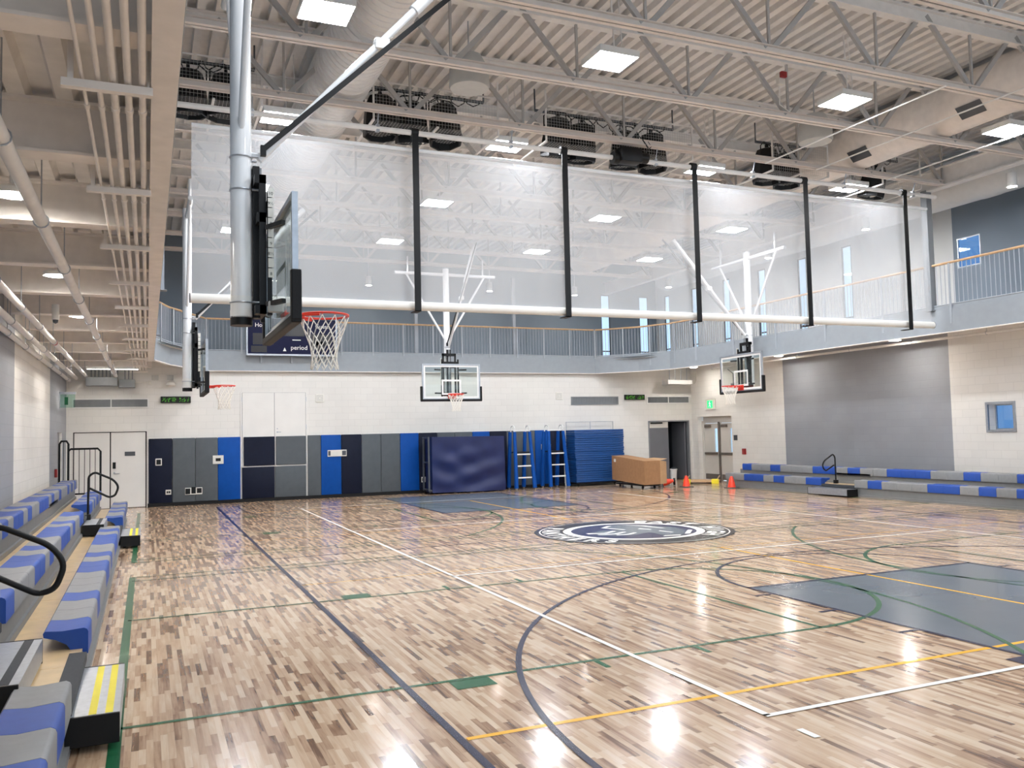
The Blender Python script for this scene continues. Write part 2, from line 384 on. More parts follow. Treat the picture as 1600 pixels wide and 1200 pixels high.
for yc in (8.12, 19.47):                                     # cross courts
    for xb, xf, s in ((-.18, 5.82, 1), (16.88, 10.88, -1)):
        for y in (-1.83, 1.83): hl(4, min(xb, xf), max(xb, xf), yc+y, Z3, .045)
        vl(4, xf, yc-1.83, yc+1.83, Z3, .045)
        arc(4, xf, yc, 1.83, -PI/2 if s > 0 else PI/2, PI/2 if s > 0 else 1.5*PI, Z3, .055)
        xh = xb+s*1.73; aa = math.asin(4.62/6.02)
        arc(4, xh, yc, 6.02, -aa if s > 0 else PI-aa, aa if s > 0 else PI+aa, Z3, n=100)
        vl(4, xb, yc-4.9, yc+4.9, Z3, .075)
        for y in (-1, 1):
            a, b2 = sorted((yc+y*1.86, yc+y*2.07))
            rect(4, *sorted((xb+s*2.3, xb+s*2.62)), a, b2, Z3)
            for d in (3.58, 4.56): vl(4, xb+s*d, a, b2, Z3)
    for x in (XA-8.5, XA+8.5): pass
    for x0_, x1_ in ((1.65, 15.05),):
        for y, w5 in ((-3.05,.05 if yc < 10 else .018), (3.05,.018)): hl(5, x0_+.18, x1_-.18, yc+y, Z2, w5)
        vl(5, XA, yc-3.05, yc+3.05, Z2, .045)
for y in (12.69, 13.01, 14.57, 14.89): hl(4, -.18, 16.88, y, Z3, .04)
# centre emblem
disk(7, XA, YM, 1.85, .006); disk(3, XA, YM, 1.76, .0065); disk(7, XA, YM, 1.735, .007)
disk(3, XA, YM, 1.31, .0075); disk(6, XA, YM, 1.16, .008)
def poly(mi, pts, z):
    # local frame of the emblem: a = towards -Y (reading right), b = towards +X (reading up)
    fl.mi = mi; fl.quad(*[(XA+b, YM-a, z) for a, b in pts])
poly(8, [(-1.0,.35),(-.6,.75),(0,.95),(.55,.8),(.95,.45),(.8,.1),(.35,.12),(.6,-.35),(.35,-.85),(-.1,-.95),(-.3,-.5),(-.2,-.05),(-.7,-.25),(-.95,0)], .0085)
for pts in ([(-1.02,.3),(-.55,.62),(.0,.72),(-.05,.64),(-.55,.52)], [(-.1,-.3),(.1,-.6),(.02,-.95),(-.1,-.95),(0,-.62),(-.18,-.34)], [(.1,-.2),(.3,-.5),(.24,-.85),(.15,-.85),(.2,-.52),(.04,-.25)],
            [(.3,-.1),(.48,-.36),(.43,-.6),(.37,-.58),(.4,-.38),(.25,-.14)], [(.25,.42),(.6,.5),(.62,.43),(.3,.36)], [(-.25,.3),(.02,.4),(.05,.34),(-.2,.22)],
            [(.5,.98),(.95,.6),(.9,.52),(.45,.9)], [(-.95,-.02),(-.7,-.3),(-.2,-.1),(-.22,-.02),(-.68,-.2),(-.9,.06)], [(.95,.42),(1.08,.3),(1.0,.0),(.9,.1)]):
    poly(3, pts, .009)
def ring_text(s, r, a0, a1, size, inward):
    n = len(s)
    for i, ch in enumerate(s):
        if ch == ' ': continue
        a = a0+(a1-a0)*(i+.5)/n          # angle measured from +b axis towards +a
        vs, fs = glyphs(ch, size, .022)
        fl.mi = 3; out = []
        for (x, y, _) in vs:
            if not inward:
                rr = r+y; t = a+(x/r)
            else:
                rr = r-y; t = a-(x/r)
            out.append((XA+rr*math.cos(t), YM-rr*math.sin(t), .0095))
        fl.add(out, fs)
ring_text('EAST HIGH', 1.37, -1.05, 1.05, .42, False)
ring_text('PANTHERS', 1.68, PI+.9, PI-.9, .42, True)
floor = struct(fl.build('floor', [M[k] for k in fm]))

# walls with openings: grid of quads, holes left out, reveals added
def wall(mb, axis, c, u0, u1, z0, z1, holes, bands, depth):
    """axis 'x': wall in plane Y=c spanning X; axis 'y': plane X=c spanning Y. bands: [(u0,u1,material index)]"""
    us = sorted({u0, u1}|{h[0] for h in holes}|{h[1] for h in holes}|{b[0] for b in bands}|{b[1] for b in bands})
    zs = sorted({z0, z1}|{h[2] for h in holes}|{h[3] for h in holes})
    us = [u for u in us if u0 <= u <= u1]; zs = [z for z in zs if z0 <= z <= z1]
    P = (lambda u, d, z: (u, c+d, z)) if axis == 'x' else (lambda u, d, z: (c+d, u, z))
    for i in range(len(us)-1):
        for j in range(len(zs)-1):
            um = (us[i]+us[i+1])/2; zm = (zs[j]+zs[j+1])/2
            if any(h[0] < um < h[1] and h[2] < zm < h[3] for h in holes): continue
            mb.mi = 0
            for b in bands:
                if b[0] < um < b[1]: mb.mi = b[2]
            mb.quad(P(us[i],0,zs[j]), P(us[i+1],0,zs[j]), P(us[i+1],0,zs[j+1]), P(us[i],0,zs[j+1]))
    for h in holes:
        mb.mi = 0
        a, b, e, g = h[:4]
        mb.quad(P(a,0,e),P(a,depth,e),P(a,depth,g),P(a,0,g)); mb.quad(P(b,0,e),P(b,depth,e),P(b,depth,g),P(b,0,g))
        mb.quad(P(a,0,g),P(b,0,g),P(b,depth,g),P(a,depth,g))
        if e > z0+.01: mb.quad(P(a,0,e),P(b,0,e),P(b,depth,e),P(a,depth,e))

w = MB(); wall(w, 'x', YF, XL, XR, 0, ZT, [(-1.88,-.0,0,2.16),(16.8,18.55,0,2.17)], [], .12); struct(w.build('wall_far', M['w_x']))
w = MB(); wall(w, 'y', XL, -4, YF, 0, ZT, [(24.0,25.2,0,2.15)], [(-4,16.4,1),(22.15,YF,1)], -.12); struct(w.build('wall_left', [M['w_y'], M['g_y']]))
w = MB(); wall(w, 'y', XR, -4, YF, 0, ZT, [(24.12,26.1,0,2.3),(13.64,14.29,1.69,2.3)], [(15.31,21.43,1)], .32); struct(w.build('wall_right', [M['w_y'], M['g_y']]))
win_r = [(18.42,18.8,4.75,7.1),(20.25,20.63,4.75,7.1),(22.15,22.53,4.75,7.1),(24.02,24.4,4.75,7.1),(25.92,26.3,4.75,7.1),(27.75,28.1,4.75,7.1)]
w = MB(); wall(w, 'y', XR+.05, -4, YU, ZT, ZR, win_r+[(14.3,14.95,5.75,6.5)], [(-4,15.06,1)], .07); struct(w.build('wall_upper_right', [M['w_up'], M['g_up']]))
win_f = [(16.22,16.62,4.6,7.15),(17.95,18.38,4.6,7.15)]
w = MB(); wall(w, 'x', YU, XL-.05, XR+.05, ZT, ZR, win_f, [], .07); struct(w.build('wall_upper_far', M['g_up']))
w = MB(); wall(w, 'y', XL-.05, -4, YU, ZT, ZR, [], [], -.1); struct(w.build('wall_upper_left', M['g_up']))
# storage closet behind the far wall and hallway behind the recessed doors
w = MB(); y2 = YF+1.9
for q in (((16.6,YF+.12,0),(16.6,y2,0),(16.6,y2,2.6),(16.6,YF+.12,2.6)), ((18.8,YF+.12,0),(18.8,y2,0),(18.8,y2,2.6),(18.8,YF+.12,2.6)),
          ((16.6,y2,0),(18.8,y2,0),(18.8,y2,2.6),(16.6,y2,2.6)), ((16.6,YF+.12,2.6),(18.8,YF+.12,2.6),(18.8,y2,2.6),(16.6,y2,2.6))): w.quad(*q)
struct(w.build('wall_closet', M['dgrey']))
# roof deck, corrugated along Y
w = MB(); x = -2.3; pr = .26
while x < 18.9:
    a = [(x, ZR), (x+.12, ZR), (x+.13, ZR-.11), (x+.25, ZR-.11), (x+pr, ZR)]
    for i in range(4):
        w.quad((a[i][0],-4,a[i][1]),(a[i+1][0],-4,a[i+1][1]),(a[i+1][0],YU,a[i+1][1]),(a[i][0],YU,a[i][1]))
    x += pr
struct(w.build('ceiling', M['deck']))
# left soffit deck under the balcony, and the other two
w = MB(); x = XL-.2
while x < XE0-.02:
    a = [(x, ZT-.03), (x+.13, ZT-.03), (x+.16, ZT-.1), (x+.27, ZT-.1), (x+.3, ZT-.03)]
    for i in range(4):
        w.quad((min(a[i][0],XE0),-4,a[i][1]),(min(a[i+1][0],XE0),-4,a[i+1][1]),(min(a[i+1][0],XE0),YF,a[i+1][1]),(min(a[i][0],XE0),YF,a[i][1]))
    x += .3
struct(w.build('ceiling_soffit_left', M['tandeck']))
w = MB(); x = XE1
while x < XR:
    a = [(x, ZT-.03), (x+.13, ZT-.03), (x+.16, ZT-.1), (x+.27, ZT-.1), (x+.3, ZT-.03)]
    for i in range(4):
        w.quad((a[i][0],-4,a[i][1]),(a[i+1][0],-4,a[i+1][1]),(a[i+1][0],YF,a[i+1][1]),(a[i][0],YF,a[i][1]))
    x += .3
w.quad((14.6,YF,ZT-.06),(XE1,24.0,ZT-.06),(XE1,YF,ZT-.06))
w.quad((XE0,22.9,ZT-.06),(1.6,YF,ZT-.06),(XE0,YF,ZT-.06))
struct(w.build('ceiling_soffit_right', M['tandeck']))
# track slab tops
w = MB()
w.box(XL-.1,XE0-.02,-4,YU,ZT-.02,ZT); w.box(XE1+.02,XR+.1,-4,YU,ZT-.02,ZT); w.box(XE0-.02,XE1+.02,YF+.0,YU,ZT-.02,ZT)
w.quad((14.6,YF,ZT),(XE1+.02,24.0,ZT),(XE1+.02,YF,ZT)); w.quad((XE0-.02,22.9,ZT),(1.6,YF,ZT),(XE0-.02,YF,ZT))
struct(w.build('floor_track', M['mgrey']))
# fascia: one continuous plate following the balcony edge
EDGE = [(XE0,-4),(XE0,22.9),(.55,24.3),(1.6,26.35),(14.6,26.35),(15.7,25.2),(16.25,24.1),(XE1,22.8),(XE1,-4)]
w = MB()
for i in range(len(EDGE)-1):
    a, b = EDGE[i], EDGE[i+1]
    w.bar((a[0],a[1],(ZS+ZT)/2),(b[0],b[1],(ZS+ZT)/2),.03,ZT-ZS)
struct(w.build('trim_1', M['fascia']))
w = MB()
w.box(XE0-.13,XE0+.01,-4,22.9,ZS-.02,ZS+.01)
for i in range(1, len(EDGE)-1):
    a, b = EDGE[i], EDGE[i+1]
    w.bar((a[0],a[1],ZS-.005),(b[0],b[1],ZS-.005),.1,.02)
struct(w.build('trim_2', M['tan']))
# dark rubber base along the far wall pads
w = MB(); w.box(.03,13.3,YF-.07,YF,0,.1); struct(w.build('baseboard_far', M['blackpad']))

# upper windows
def add_window(k, axis, c, h, depth, mullions=(), gl='glass', fr='dgrey'):
    a, b, e, g = h; t = .03; o = struct(thing('window_%d' % k, None, None, (c if axis == 'y' else (a+b)/2, (a+b)/2 if axis == 'y' else c, e)))
    P = (lambda u0,u1,d0,d1,z0,z1: (c+d0,c+d1,u0,u1,z0,z1)) if axis == 'y' else (lambda u0,u1,d0,d1,z0,z1: (u0,u1,c+d0,c+d1,z0,z1))
    f = MB(); d0, d1 = depth-.065, depth-.02
    f.box(*P(a,a+t,d0,d1,e,g)); f.box(*P(b-t,b,d0,d1,e,g)); f.box(*P(a+t,b-t,d0,d1,e,e+t)); f.box(*P(a+t,b-t,d0,d1,g-t,g))
    for z in mullions: f.box(*P(a+t,b-t,d0,d1,z-.02,z+.02))
    f.build('window_frame', M[fr], o)
    p = MB(); p.box(*P(a+t,b-t,depth-.045,depth-.037,e+t,g-t)); p.build('pane', M[gl], o)
k = 1
for h in win_r: add_window(k, 'y', XR+.05, h, .07, (5.0,)); k += 1
for h in win_f: add_window(k, 'x', YU, h, .07, (4.95,)); k += 1
add_window(k, 'y', XR, (13.64,14.29,1.69,2.3), .3, (), 'glassdark', 'silver'); k += 1
add_window(k, 'y', XR+.05, (14.3,14.95,5.75,6.5), .07, (), 'glassdark', 'silver'); k += 1
# casing around the small lower window
w = MB()
for a in ((13.58,13.64,1.63,2.36),(14.29,14.35,1.63,2.36),(13.64,14.29,1.63,1.69),(13.64,14.29,2.3,2.36)): w.box(XR-.03,XR+.02,a[0],a[1],a[2],a[3])
struct(w.build('trim_3', M['silver']))

# ---------------------------------------------------------------- doors (setting)
d = struct(thing('door_1', 'white double doors in the far wall beside the left bleachers', None, (-.94,YF+.08,0)))
for a, b in ((-1.86,-.945),(-.935,-.02)):
    q = MB(); q.rbox(a+.01,b-.01,YF+.05,YF+.1,.015,2.14,.004,1); q.build('door_leaf', M['doorwhite'], d)
q = MB(); q.box(-.88,-.8,YF+.02,YF+.05,1.12,1.3); q.build('lock', M['black'], d)
q = MB(); q.cyl((-.84,YF+.05,1.0),(-.84,YF+.02,1.0),.025,12); q.tube([(-.84,YF-.0,.98),(-.7,YF-.0,.98)],.01,8); q.build('handle', M['silver'], d, True)
q = MB(); q.box(-.57,-.3,YF+.035,YF+.05,1.47,1.59); q.build('nameplate', M['dgrey'], d)
q = MB(); q.box(-1.9,.02,YF+.121,YF+.14,0,2.2); q.build('door_light_stop', M['dark'], d)  # panel added behind the leaves to block light leaking through the gaps
d = struct(thing('door_2', 'dark grey storage room doors in the far wall, right leaf swung open', None, (17.7,YF,0)))
q = MB(); q.rbox(16.83,17.66,YF+.03,YF+.08,.01,1.93,.004,1); q.build('door_leaf', M['doorgrey'], d)
q = MB(); q.rbox(18.42,18.47,YF+.1,YF+.95,.01,2.1,.004,1); q.build('door_leaf', M['doorgrey'], d)
q = MB(); q.box(16.83,17.66,YF+.04,YF+.07,1.93,2.15); q.build('transom_panel', M['doorcream'], d)
q = MB(); q.box(16.9,17.4,YF+.0,YF+.04,2.08,2.13); q.build('door_closer', M['black'], d)
q = MB(); q.box(16.78,16.83,YF-.015,YF+.12,0,2.19); q.box(18.52,18.57,YF-.015,YF+.12,0,2.19); q.box(16.83,18.52,YF-.015,YF+.12,2.15,2.19); q.build('door_frame', M['mgrey'], d)
d = struct(thing('door_3', 'pale exit double doors with narrow glass lites and a dark centre post in the right wall recess', None, (XR+.3,25.1,0)))
for a, b, g0, g1 in ((25.12,25.98,25.2,25.38),(24.16,25.02,24.3,24.48)):
    q = MB(); x0, x1 = XR+.2, XR+.25
    q.box(x0,x1,a,g0,.02,2.05); q.box(x0,x1,g1,b,.02,2.05); q.box(x0,x1,g0,g1,.02,1.02); q.box(x0,x1,g0,g1,1.86,2.05)
    lf = q.build('door_leaf', M['doorcream'], d)
    g = MB(); g.box(x0+.02,x0+.03,g0,g1,1.02,1.86); g.build('lite', M['glass'], lf)
    g = MB(); g.box(x0-.06,x0-.02,a+.06,b-.06,.92,1.0); g.build('push_bar', M['bronze'], lf)
    g = MB(); g.box(x0-.07,x0-.001,a+.45,b-.1,1.9,2.0); g.build('door_closer', M['bronze'], lf)
    g = MB(); g.box(x0-.004,x0,a+.02,b-.02,.02,.22); g.build('kick_plate', M['bronze'], lf)
q = MB(); q.box(XR+.16,XR+.26,25.02,25.12,0,2.1); q.build('centre_post', M['bronze'], d)
q = MB(); q.box(XR+.18,XR+.28,24.12,24.16,0,2.14); q.box(XR+.18,XR+.28,26.0,26.1,0,2.14); q.box(XR+.18,XR+.28,24.16,26.0,2.06,2.3); q.build('door_frame', M['doorcream'], d)
d = struct(thing('door_4', 'grey door in the left wall beyond the bleachers', None, (XL-.1,24.6,0)))
q = MB(); q.box(XL-.1,XL-.06,24.03,25.17,.02,2.12); q.build('door_leaf', M['doorgrey'], d)
q = MB(); q.box(XL-.14,XL-.121,23.9,25.3,0,2.2); q.build('door_light_stop', M['dark'], d)  # added panel, keeps outside light from leaking past the leaf
q = MB(); q.tube([(XL-.05,24.2,1.0),(XL-.02,24.2,1.0),(XL-.02,24.32,1.0)],.012,8); q.build('handle', M['silver'], d, True)
# flush hatch doors above padded panels
h = thing('wall_hatch', 'flush white double hatch doors over padded panels in the far wall', 'hatch', (3.55,YF-.02,1.04))
for i, (a, b, c) in enumerate(((2.62,3.545,'pad_navy'),(3.555,4.48,'pad_grey'))):
    q = MB(); q.rbox(a,b,YF-.035,YF-.005,1.06,3.25,.004,1); lf = q.build('door_leaf', M['doorwhite'], h)
    q = MB(); q.rbox(a+.03,b-.005,YF-.085,YF-.036,1.07,1.93,.015); pd = tag(q.build('padded_panel', M[c], lf), ('navy' if i == 0 else 'grey')+' padded panel on the hatch door')
    q = MB()
    for z in (1.35,2.2,3.05):
        xx = a-.02 if i == 0 else b+.0
        q.box(xx,xx+.02,YF-.04,YF-.005,z-.07,z+.07)
    q.build('hinge', M['silver'], lf)
q = MB(); q.box(2.608,4.492,YF-.012,YF-.004,1.045,3.262); q.box(3.545,3.555,YF-.034,YF-.012,1.06,3.25); q.build('seam', M['dgrey'], h)
q = MB(); q.cyl((3.63,YF-.035,2.06),(3.63,YF-.06,2.06),.025,12); q.cyl((3.63,YF-.035,2.16),(3.63,YF-.05,2.16),.018,12); q.tube([(3.63,YF-.06,2.06),(3.74,YF-.06,2.06)],.01,8); q.build('handle', M['silver'], h, True)
q = MB(); q.box(2.57,2.61,YF-.03,YF,1.03,3.27); q.box(4.49,4.53,YF-.03,YF,1.03,3.27); q.box(2.61,4.49,YF-.03,YF,3.255,3.275); q.box(2.61,4.49,YF-.05,YF,1.03,1.055); q.build('hatch_frame', M['doorwhite'], h)

# ---------------------------------------------------------------- wall pads
PADS = [(.05,.68,'navy','navy wall pad beside the white double doors'),(.68,1.3,'grey','grey wall pad right of the navy pad by the white doors'),(1.3,1.92,'grey','grey wall pad left of the bright blue pad near the hatch'),
 (1.92,2.56,'blue','bright blue wall pad just left of the wall hatch'),(2.6,3.545,'navy','short navy wall pad under the left hatch door'),(3.555,4.48,'grey','short grey wall pad under the right hatch door'),
 (4.53,4.93,'grey','narrow grey wall pad right of the hatch'),(4.93,5.56,'blue','blue wall pad carrying the left half of the white control box'),(5.56,6.2,'navy','navy wall pad carrying the right half of the white control box'),
 (6.2,6.82,'grey','grey wall pad right of the navy control box pad'),(6.82,7.45,'grey','grey wall pad left of the blue pad near the mat cart'),(7.45,8.07,'blue','blue wall pad nearest the draped mat cart'),
 (8.07,8.7,'navy','navy wall pad half hidden by the left end of the draped mat cart'),(8.7,9.3,'grey','left grey wall pad peeking above the draped mat cart'),(9.3,9.92,'grey','right grey wall pad peeking above the draped mat cart'),
 (9.92,10.54,'blue','blue wall pad peeking above the draped mat cart'),(10.54,11.15,'navy','navy wall pad between mat cart and left referee stand'),(11.15,11.77,'grey','grey wall pad behind the left referee stand'),
 (11.77,12.2,'grey','grey wall pad between the two referee stands'),(12.2,12.75,'blue','blue wall pad behind the right referee stand'),(12.75,13.3,'navy','navy wall pad between right referee stand and folded mats')]
for a, b, c, lab in PADS:
    zt = 1.03 if lab.startswith('short') else 1.94
    q = MB(); q.rbox(a+.004,b-.004,YF-.062,YF-.004,.1,zt,.016)
    tag(q.build('wall_pad', M['pad_'+c], None, True, origin=((a+b)/2,YF-.03,.1)), lab, 'wall pad', 'vinyl pads along the far wall')

# ---------------------------------------------------------------- small fittings on the far wall
def vent(x0, x1, z0, z1, lab, fr='white', y=YF):
    t = thing('wall_vent', lab, 'vent', ((x0+x1)/2,y,z0), 'long air vents on the far wall')
    q = MB(); q.box(x0,x1,y-.03,y-.002,z0,z0+.03); q.box(x0,x1,y-.03,y-.002,z1-.03,z1); q.box(x0,x0+.03,y-.03,y-.002,z0+.03,z1-.03); q.box(x1-.03,x1,y-.03,y-.002,z0+.03,z1-.03)
    xm = (x0+x1)/2; q.box(xm-.015,xm+.015,y-.03,y-.002,z0+.03,z1-.03); q.build('frame', M[fr], t)
    q = MB(); q.box(x0+.03,x1-.03,y-.008,y-.003,z0+.03,z1-.03)
    n = int((x1-x0)/.035)
    for i in range(n):
        xx = x0+.035+i*(x1-x0-.07)/n
        q.box(xx,xx+.01,y-.024,y-.008,z0+.03,z1-.03)
    q.build('grille', M['mgrey'], t)
vent(-1.9,.05,2.83,3.1,'long grey air vent above the white double doors')
vent(13.65,15.55,2.8,3.09,'long air vent above the folded blue mats','mgrey'); vent(16.75,18.6,2.82,3.09,'long air vent above the storage room doors')
def ledclock(x0, x1, z0, z1, lab):
    t = thing('led_message_sign', lab, 'led sign', ((x0+x1)/2,YF,z0), 'black led message signs')
    q = MB(); q.rbox(x0,x1,YF-.08,YF-.002,z0,z1,.01); q.build('housing', M['black'], t)
    q = MB(); rr = random.Random(int(x0*100))
    nx = int((x1-x0-.08)/.022)
    for i in range(nx):
        for j in range(5):
            if i % 6 != 5 and not (nx*.5 < i < nx*.62) and rr.random() < .5:
                xx = x0+.04+i*.022; zz = z0+.035+j*.024
                q.box(xx,xx+.014,YF-.083,YF-.08,zz,zz+.015)
    q.build('lit_dots', M['L_led'], t)
    return t
ledclock(.37,1.18,2.96,3.15,'black led message sign above the left pads'); ledclock(15.8,16.63,2.96,3.15,'black led message sign between the two right air vents')
def speaker_plate(x, z, lab):
    t = thing('speaker_grille', lab, 'speaker', (x,YF,z-.13), 'white wall speaker grilles')
    q = MB(); q.rbox(x-.13,x+.13,YF-.025,YF-.002,z-.13,z+.13,.008); q.build('faceplate', M['plate'], t)
    q = MB()
    for i in range(5):
        for j in range(5):
            if (i, j) != (2, 2): q.cyl((x-.08+i*.04,YF-.026,z-.08+j*.04),(x-.08+i*.04,YF-.0255,z-.08+j*.04),.011,8)
    q.build('sound_holes', M['mgrey'], t)
speaker_plate(4.92,3.08,'white wall speaker right of the hatch doors'); speaker_plate(13.19,3.12,'white wall speaker left of the vent above the folded mats')
def plate(name, x0, x1, z0, z1, lab, cat, inner, inm='black', y=YF-.062):
    t = thing(name, lab, cat, ((x0+x1)/2,y,z0))
    q = MB(); q.rbox(x0,x1,y-.025,y-.001,z0,z1,.006); q.build('cover', M['plate'], t)
    for a, b, c, d2 in inner:
        q = MB(); q.box(a,b,y-.031,y-.025,c,d2); q.build('insert', M[inm], t)
    return t
plate('touch_panel', .23,.4,1.17,1.37,'small white touch panel on the left navy pad','control panel',[(.255,.375,1.2,1.34)])
t = plate('thermostat_box', 1.78,2.08,1.16,1.41,'white thermostat box straddling grey and blue pads','thermostat',[(1.86,2.0,1.24,1.33)])
plate('outlet', .5,.65,.33,.47,'single outlet plate low on the left navy pad','outlet',[(.525,.57,.37,.43),(.58,.625,.37,.43)])
plate('outlet', 1.02,1.49,.3,.5,'wide triple outlet plate low on the left grey pads','outlet',[(1.03,1.16,.32,.48),(1.19,1.31,.33,.52),(1.34,1.47,.34,.48)])
plate('control_box', 5.13,5.72,1.27,1.47,'long white control box on blue and navy pads','control box',[(5.15,5.22,1.3,1.44),(5.58,5.7,1.3,1.44)],'dgrey')
plate('outlet', 8.13,8.36,.35,.52,'outlet plate on the navy pad beside the mat cart','outlet',[(8.15,8.23,.38,.48),(8.27,8.34,.38,.48)])
plate('switch_plate', 12.42,12.52,1.28,1.46,'dark switch plate seen through the right referee stand','switch plate',[(12.435,12.505,1.3,1.44)]); plate('switch_plate', 12.68,12.79,1.3,1.46,'pale switch plate right of the dark one behind the referee stand','switch plate',[(12.71,12.76,1.34,1.42)],'mgrey')
# junction trough with conduits at the far left, projector and conduits at the right
t = thing('conduit_trough', 'grey steel trough with vertical conduits at the far left under the balcony', 'junction box', (-.9,YF-.25,3.38))
q = MB(); q.rbox(-1.55,-.75,YF-.4,YF-.02,3.44,3.68,.01); q.rbox(-.72,-.3,YF-.3,YF-.02,3.4,3.62,.01); q.build('trough', M['mgrey'], t)
for i in range(12):
    if 7 < i < 9: continue
    q = MB(); xx = -1.42+i*.095; q.cyl((xx,YF-.2,3.63),(xx,YF-.2,4.3),.014,8); q.build('conduit', M['mgrey'], t, True)
q = MB(); q.tube([(-.3,YF-.1,3.55),(.05,YF-.1,3.55)],.012,8); q.rbox(.05,.15,YF-.12,YF-.02,3.49,3.6,.008); q.build('side_conduit', M['plate'], t, True)
t = thing('ceiling_projector_box', 'white box unit hung under the balcony above the right vents', 'box unit', (17.8,YF-.4,3.5))
q = MB(); q.rbox(17.3,18.35,YF-.6,YF-.2,3.5,3.66,.01); q.build('body', M['white'], t)
for xx in (17.5,17.75,18.0,18.25):
    q = MB(); q.cyl((xx,YF-.4,3.66),(xx,YF-.4,4.3),.012,8); q.build('hanger', M['silver'], t)
q = MB(); q.tube([(18.35,YF-.4,3.55),(18.6,YF-.4,3.55),(18.66,YF-.4,3.65),(18.66,YF-.4,4.3)],.015,8); q.build('conduit', M['plate'], t, True)
# round alarm plates
for x, lab in ((.22,'small square plate on the far wall under the balcony, left of two'),(.62,'small square plate on the far wall under the balcony, right of two')):
    q = MB(); q.rbox(x-.09,x+.09,YF-.02,YF-.001,3.62,3.77,.006); q.box(x-.05,x+.05,YF-.024,YF-.02,3.66,3.73); tag(q.build('wall_plate', M['ltgrey'], None, origin=(x,YF,3.62)), lab, 'wall plate')
q = MB(); q.lathe((.64,YF-.2,3.44),[(.02,.16),(.12,.1),(.14,.02),(.1,0),(0,0)],20); tag(q.build('dome_lamp', M['plate'], None, True, origin=(.64,YF-.2,3.44)), 'white dome fitting under the balcony near the far left mast', 'dome fitting')
# exit signs
t = thing('exit_sign', 'lit green exit sign on the right wall above the exit doors', 'exit sign', (XR,25.25,2.56))
q = MB(); q.rbox(XR-.05,XR-.002,24.97,25.53,2.54,2.93,.008); q.build('housing', M['plate'], t)
q = MB(); q.box(XR-.054,XR-.05,25.1,25.4,2.6,2.87); q.build('green_face', M['L_exit'], t)
q = MB(); xx = XR-.056
q.T = Matrix.Translation((xx,25.25,2.735)); q.lathe((0,.01,.085),[(0,-.02),(.02,0),(0,.02)],8)
for a, b in (((0,.0,.06),(0,.02,-.02)),((0,.0,.05),(0,-.05,.0)),((0,.0,.05),(0,.06,.03)),((0,.02,-.02),(0,-.04,-.06)),((0,-.04,-.06),(0,-.04,-.11)),((0,.02,-.02),(0,.06,-.1))): q.bar(a,b,.018,.006,(1,0,0))
q.build('running_figure', M['L_white'], t)
t = thing('exit_sign', 'clear edge lit exit sign sticking out from the left wall', 'exit sign', (XL,24.4,2.6))
q = MB(); q.box(XL+.02,XL+.36,24.42,24.45,2.78,3.12); q.build('acrylic_panel', M['exitglass'], t)
q = MB(); q.box(XL,XL+.38,24.4,24.47,3.12,3.18); q.box(XL,XL+.02,24.4,24.47,2.76,3.18); q.build('bracket', M['silver'], t)
q = MB(); q.box(XL+.12,XL+.2,24.41,24.42,2.85,3.05); q.build('green_figure', M['p_green'], t)
q = MB(); q.rbox(XR-.03,XR-.002,23.82,24.0,1.44,1.62,.005); tag(q.build('room_sign', M['dgrey'], None, origin=(XR,23.9,1.44)), 'small dark room sign right of the exit doors', 'sign')
q = MB(); q.rbox(XR-.06,XR-.002,23.38,23.54,.96,1.16,.008); tag(q.build('fire_alarm_pull', M['redbox'], None, origin=(XR,23.46,.96)), 'red fire alarm box on the white wall above the right bleachers', 'fire alarm')
q = MB(); q.rbox(XL+.002,XL+.06,23.3,23.46,1.05,1.25,.008); tag(q.build('fire_alarm_pull', M['redbox'], None, origin=(XL,23.4,1.05)), 'red fire alarm box on the grey left wall by the guard rail', 'fire alarm')
q = MB()
for y in (23.0,23.9): q.tube([(XR-.03,y,3.4),(XR-.03,y,3.75),(XR-.25,y,3.9)],.015,8); q.rbox(XR-.09,XR-.002,y-.08,y+.08,3.28,3.42,.01)
tag(q.build('conduit_box', M['mgrey'], None, True, origin=(XR,23.5,3.3)), 'grey conduit boxes high on the white wall behind the right hoop', 'conduit box')

# ---------------------------------------------------------------- scoreboard on the balcony rail
t = thing('scoreboard', 'navy electronic scoreboard hung on the far balcony rail', 'scoreboard', (4.05,26.1,4.35))
x0, x1, y, z0, z1 = 2.75, 5.36, 26.1, 4.4, 5.47
q = MB(); q.box(x0,x1,y,y+.15,z0,z1); q.build('cabinet', M['score'], t)
q = MB()
q.box(x0-.04,x0,y-.01,y+.15,z0-.04,z1+.02); q.box(x1,x1+.04,y-.01,y+.15,z0-.04,z1+.02); q.box(x0,x1,y-.03,y+.15,z0-.05,z0); q.build('frame', M['silver'], t)
for a in ((x0+.15,x0+.75,z0+.28,z0+.62),(x1-.75,x1-.15,z0+.28,z0+.62),(x0+.95,x1-.95,z0+.55,z0+.98),(x0+.1,x0+.55,z0+.05,z0+.24),(x1-.6,x1-.35,z0+.1,z0+.4)):
    q = MB(); q.box(a[0],a[1],y-.006,y-.001,a[2],a[3]); q.build('digit_panel', M['scoredark'], t)
xd, yd = (1,0,0), (0,0,1)
for wd, sz, xx, zz in (('Home',.17,x0+.42,z1-.26),('Guest',.17,x1-.42,z1-.26),('period',.19,x0+1.5,z0+.14)):
    q = MB(); text_on(q,wd,sz,(xx,y-.008,zz),xd,yd); q.build('lettering', M['white'], t)
q = MB(); q.quad((x0+1.02,y-.008,z0+.09),(x0+1.12,y-.008,z0+.09),(x0+1.07,y-.008,z0+.2)); q.build('arrow_mark', M['white'], t)
q = MB(); q.box(x0+1.3,x0+1.55,y-.008,y-.006,z0+.42,z0+.445); q.build('small_mark', M['white'], t)
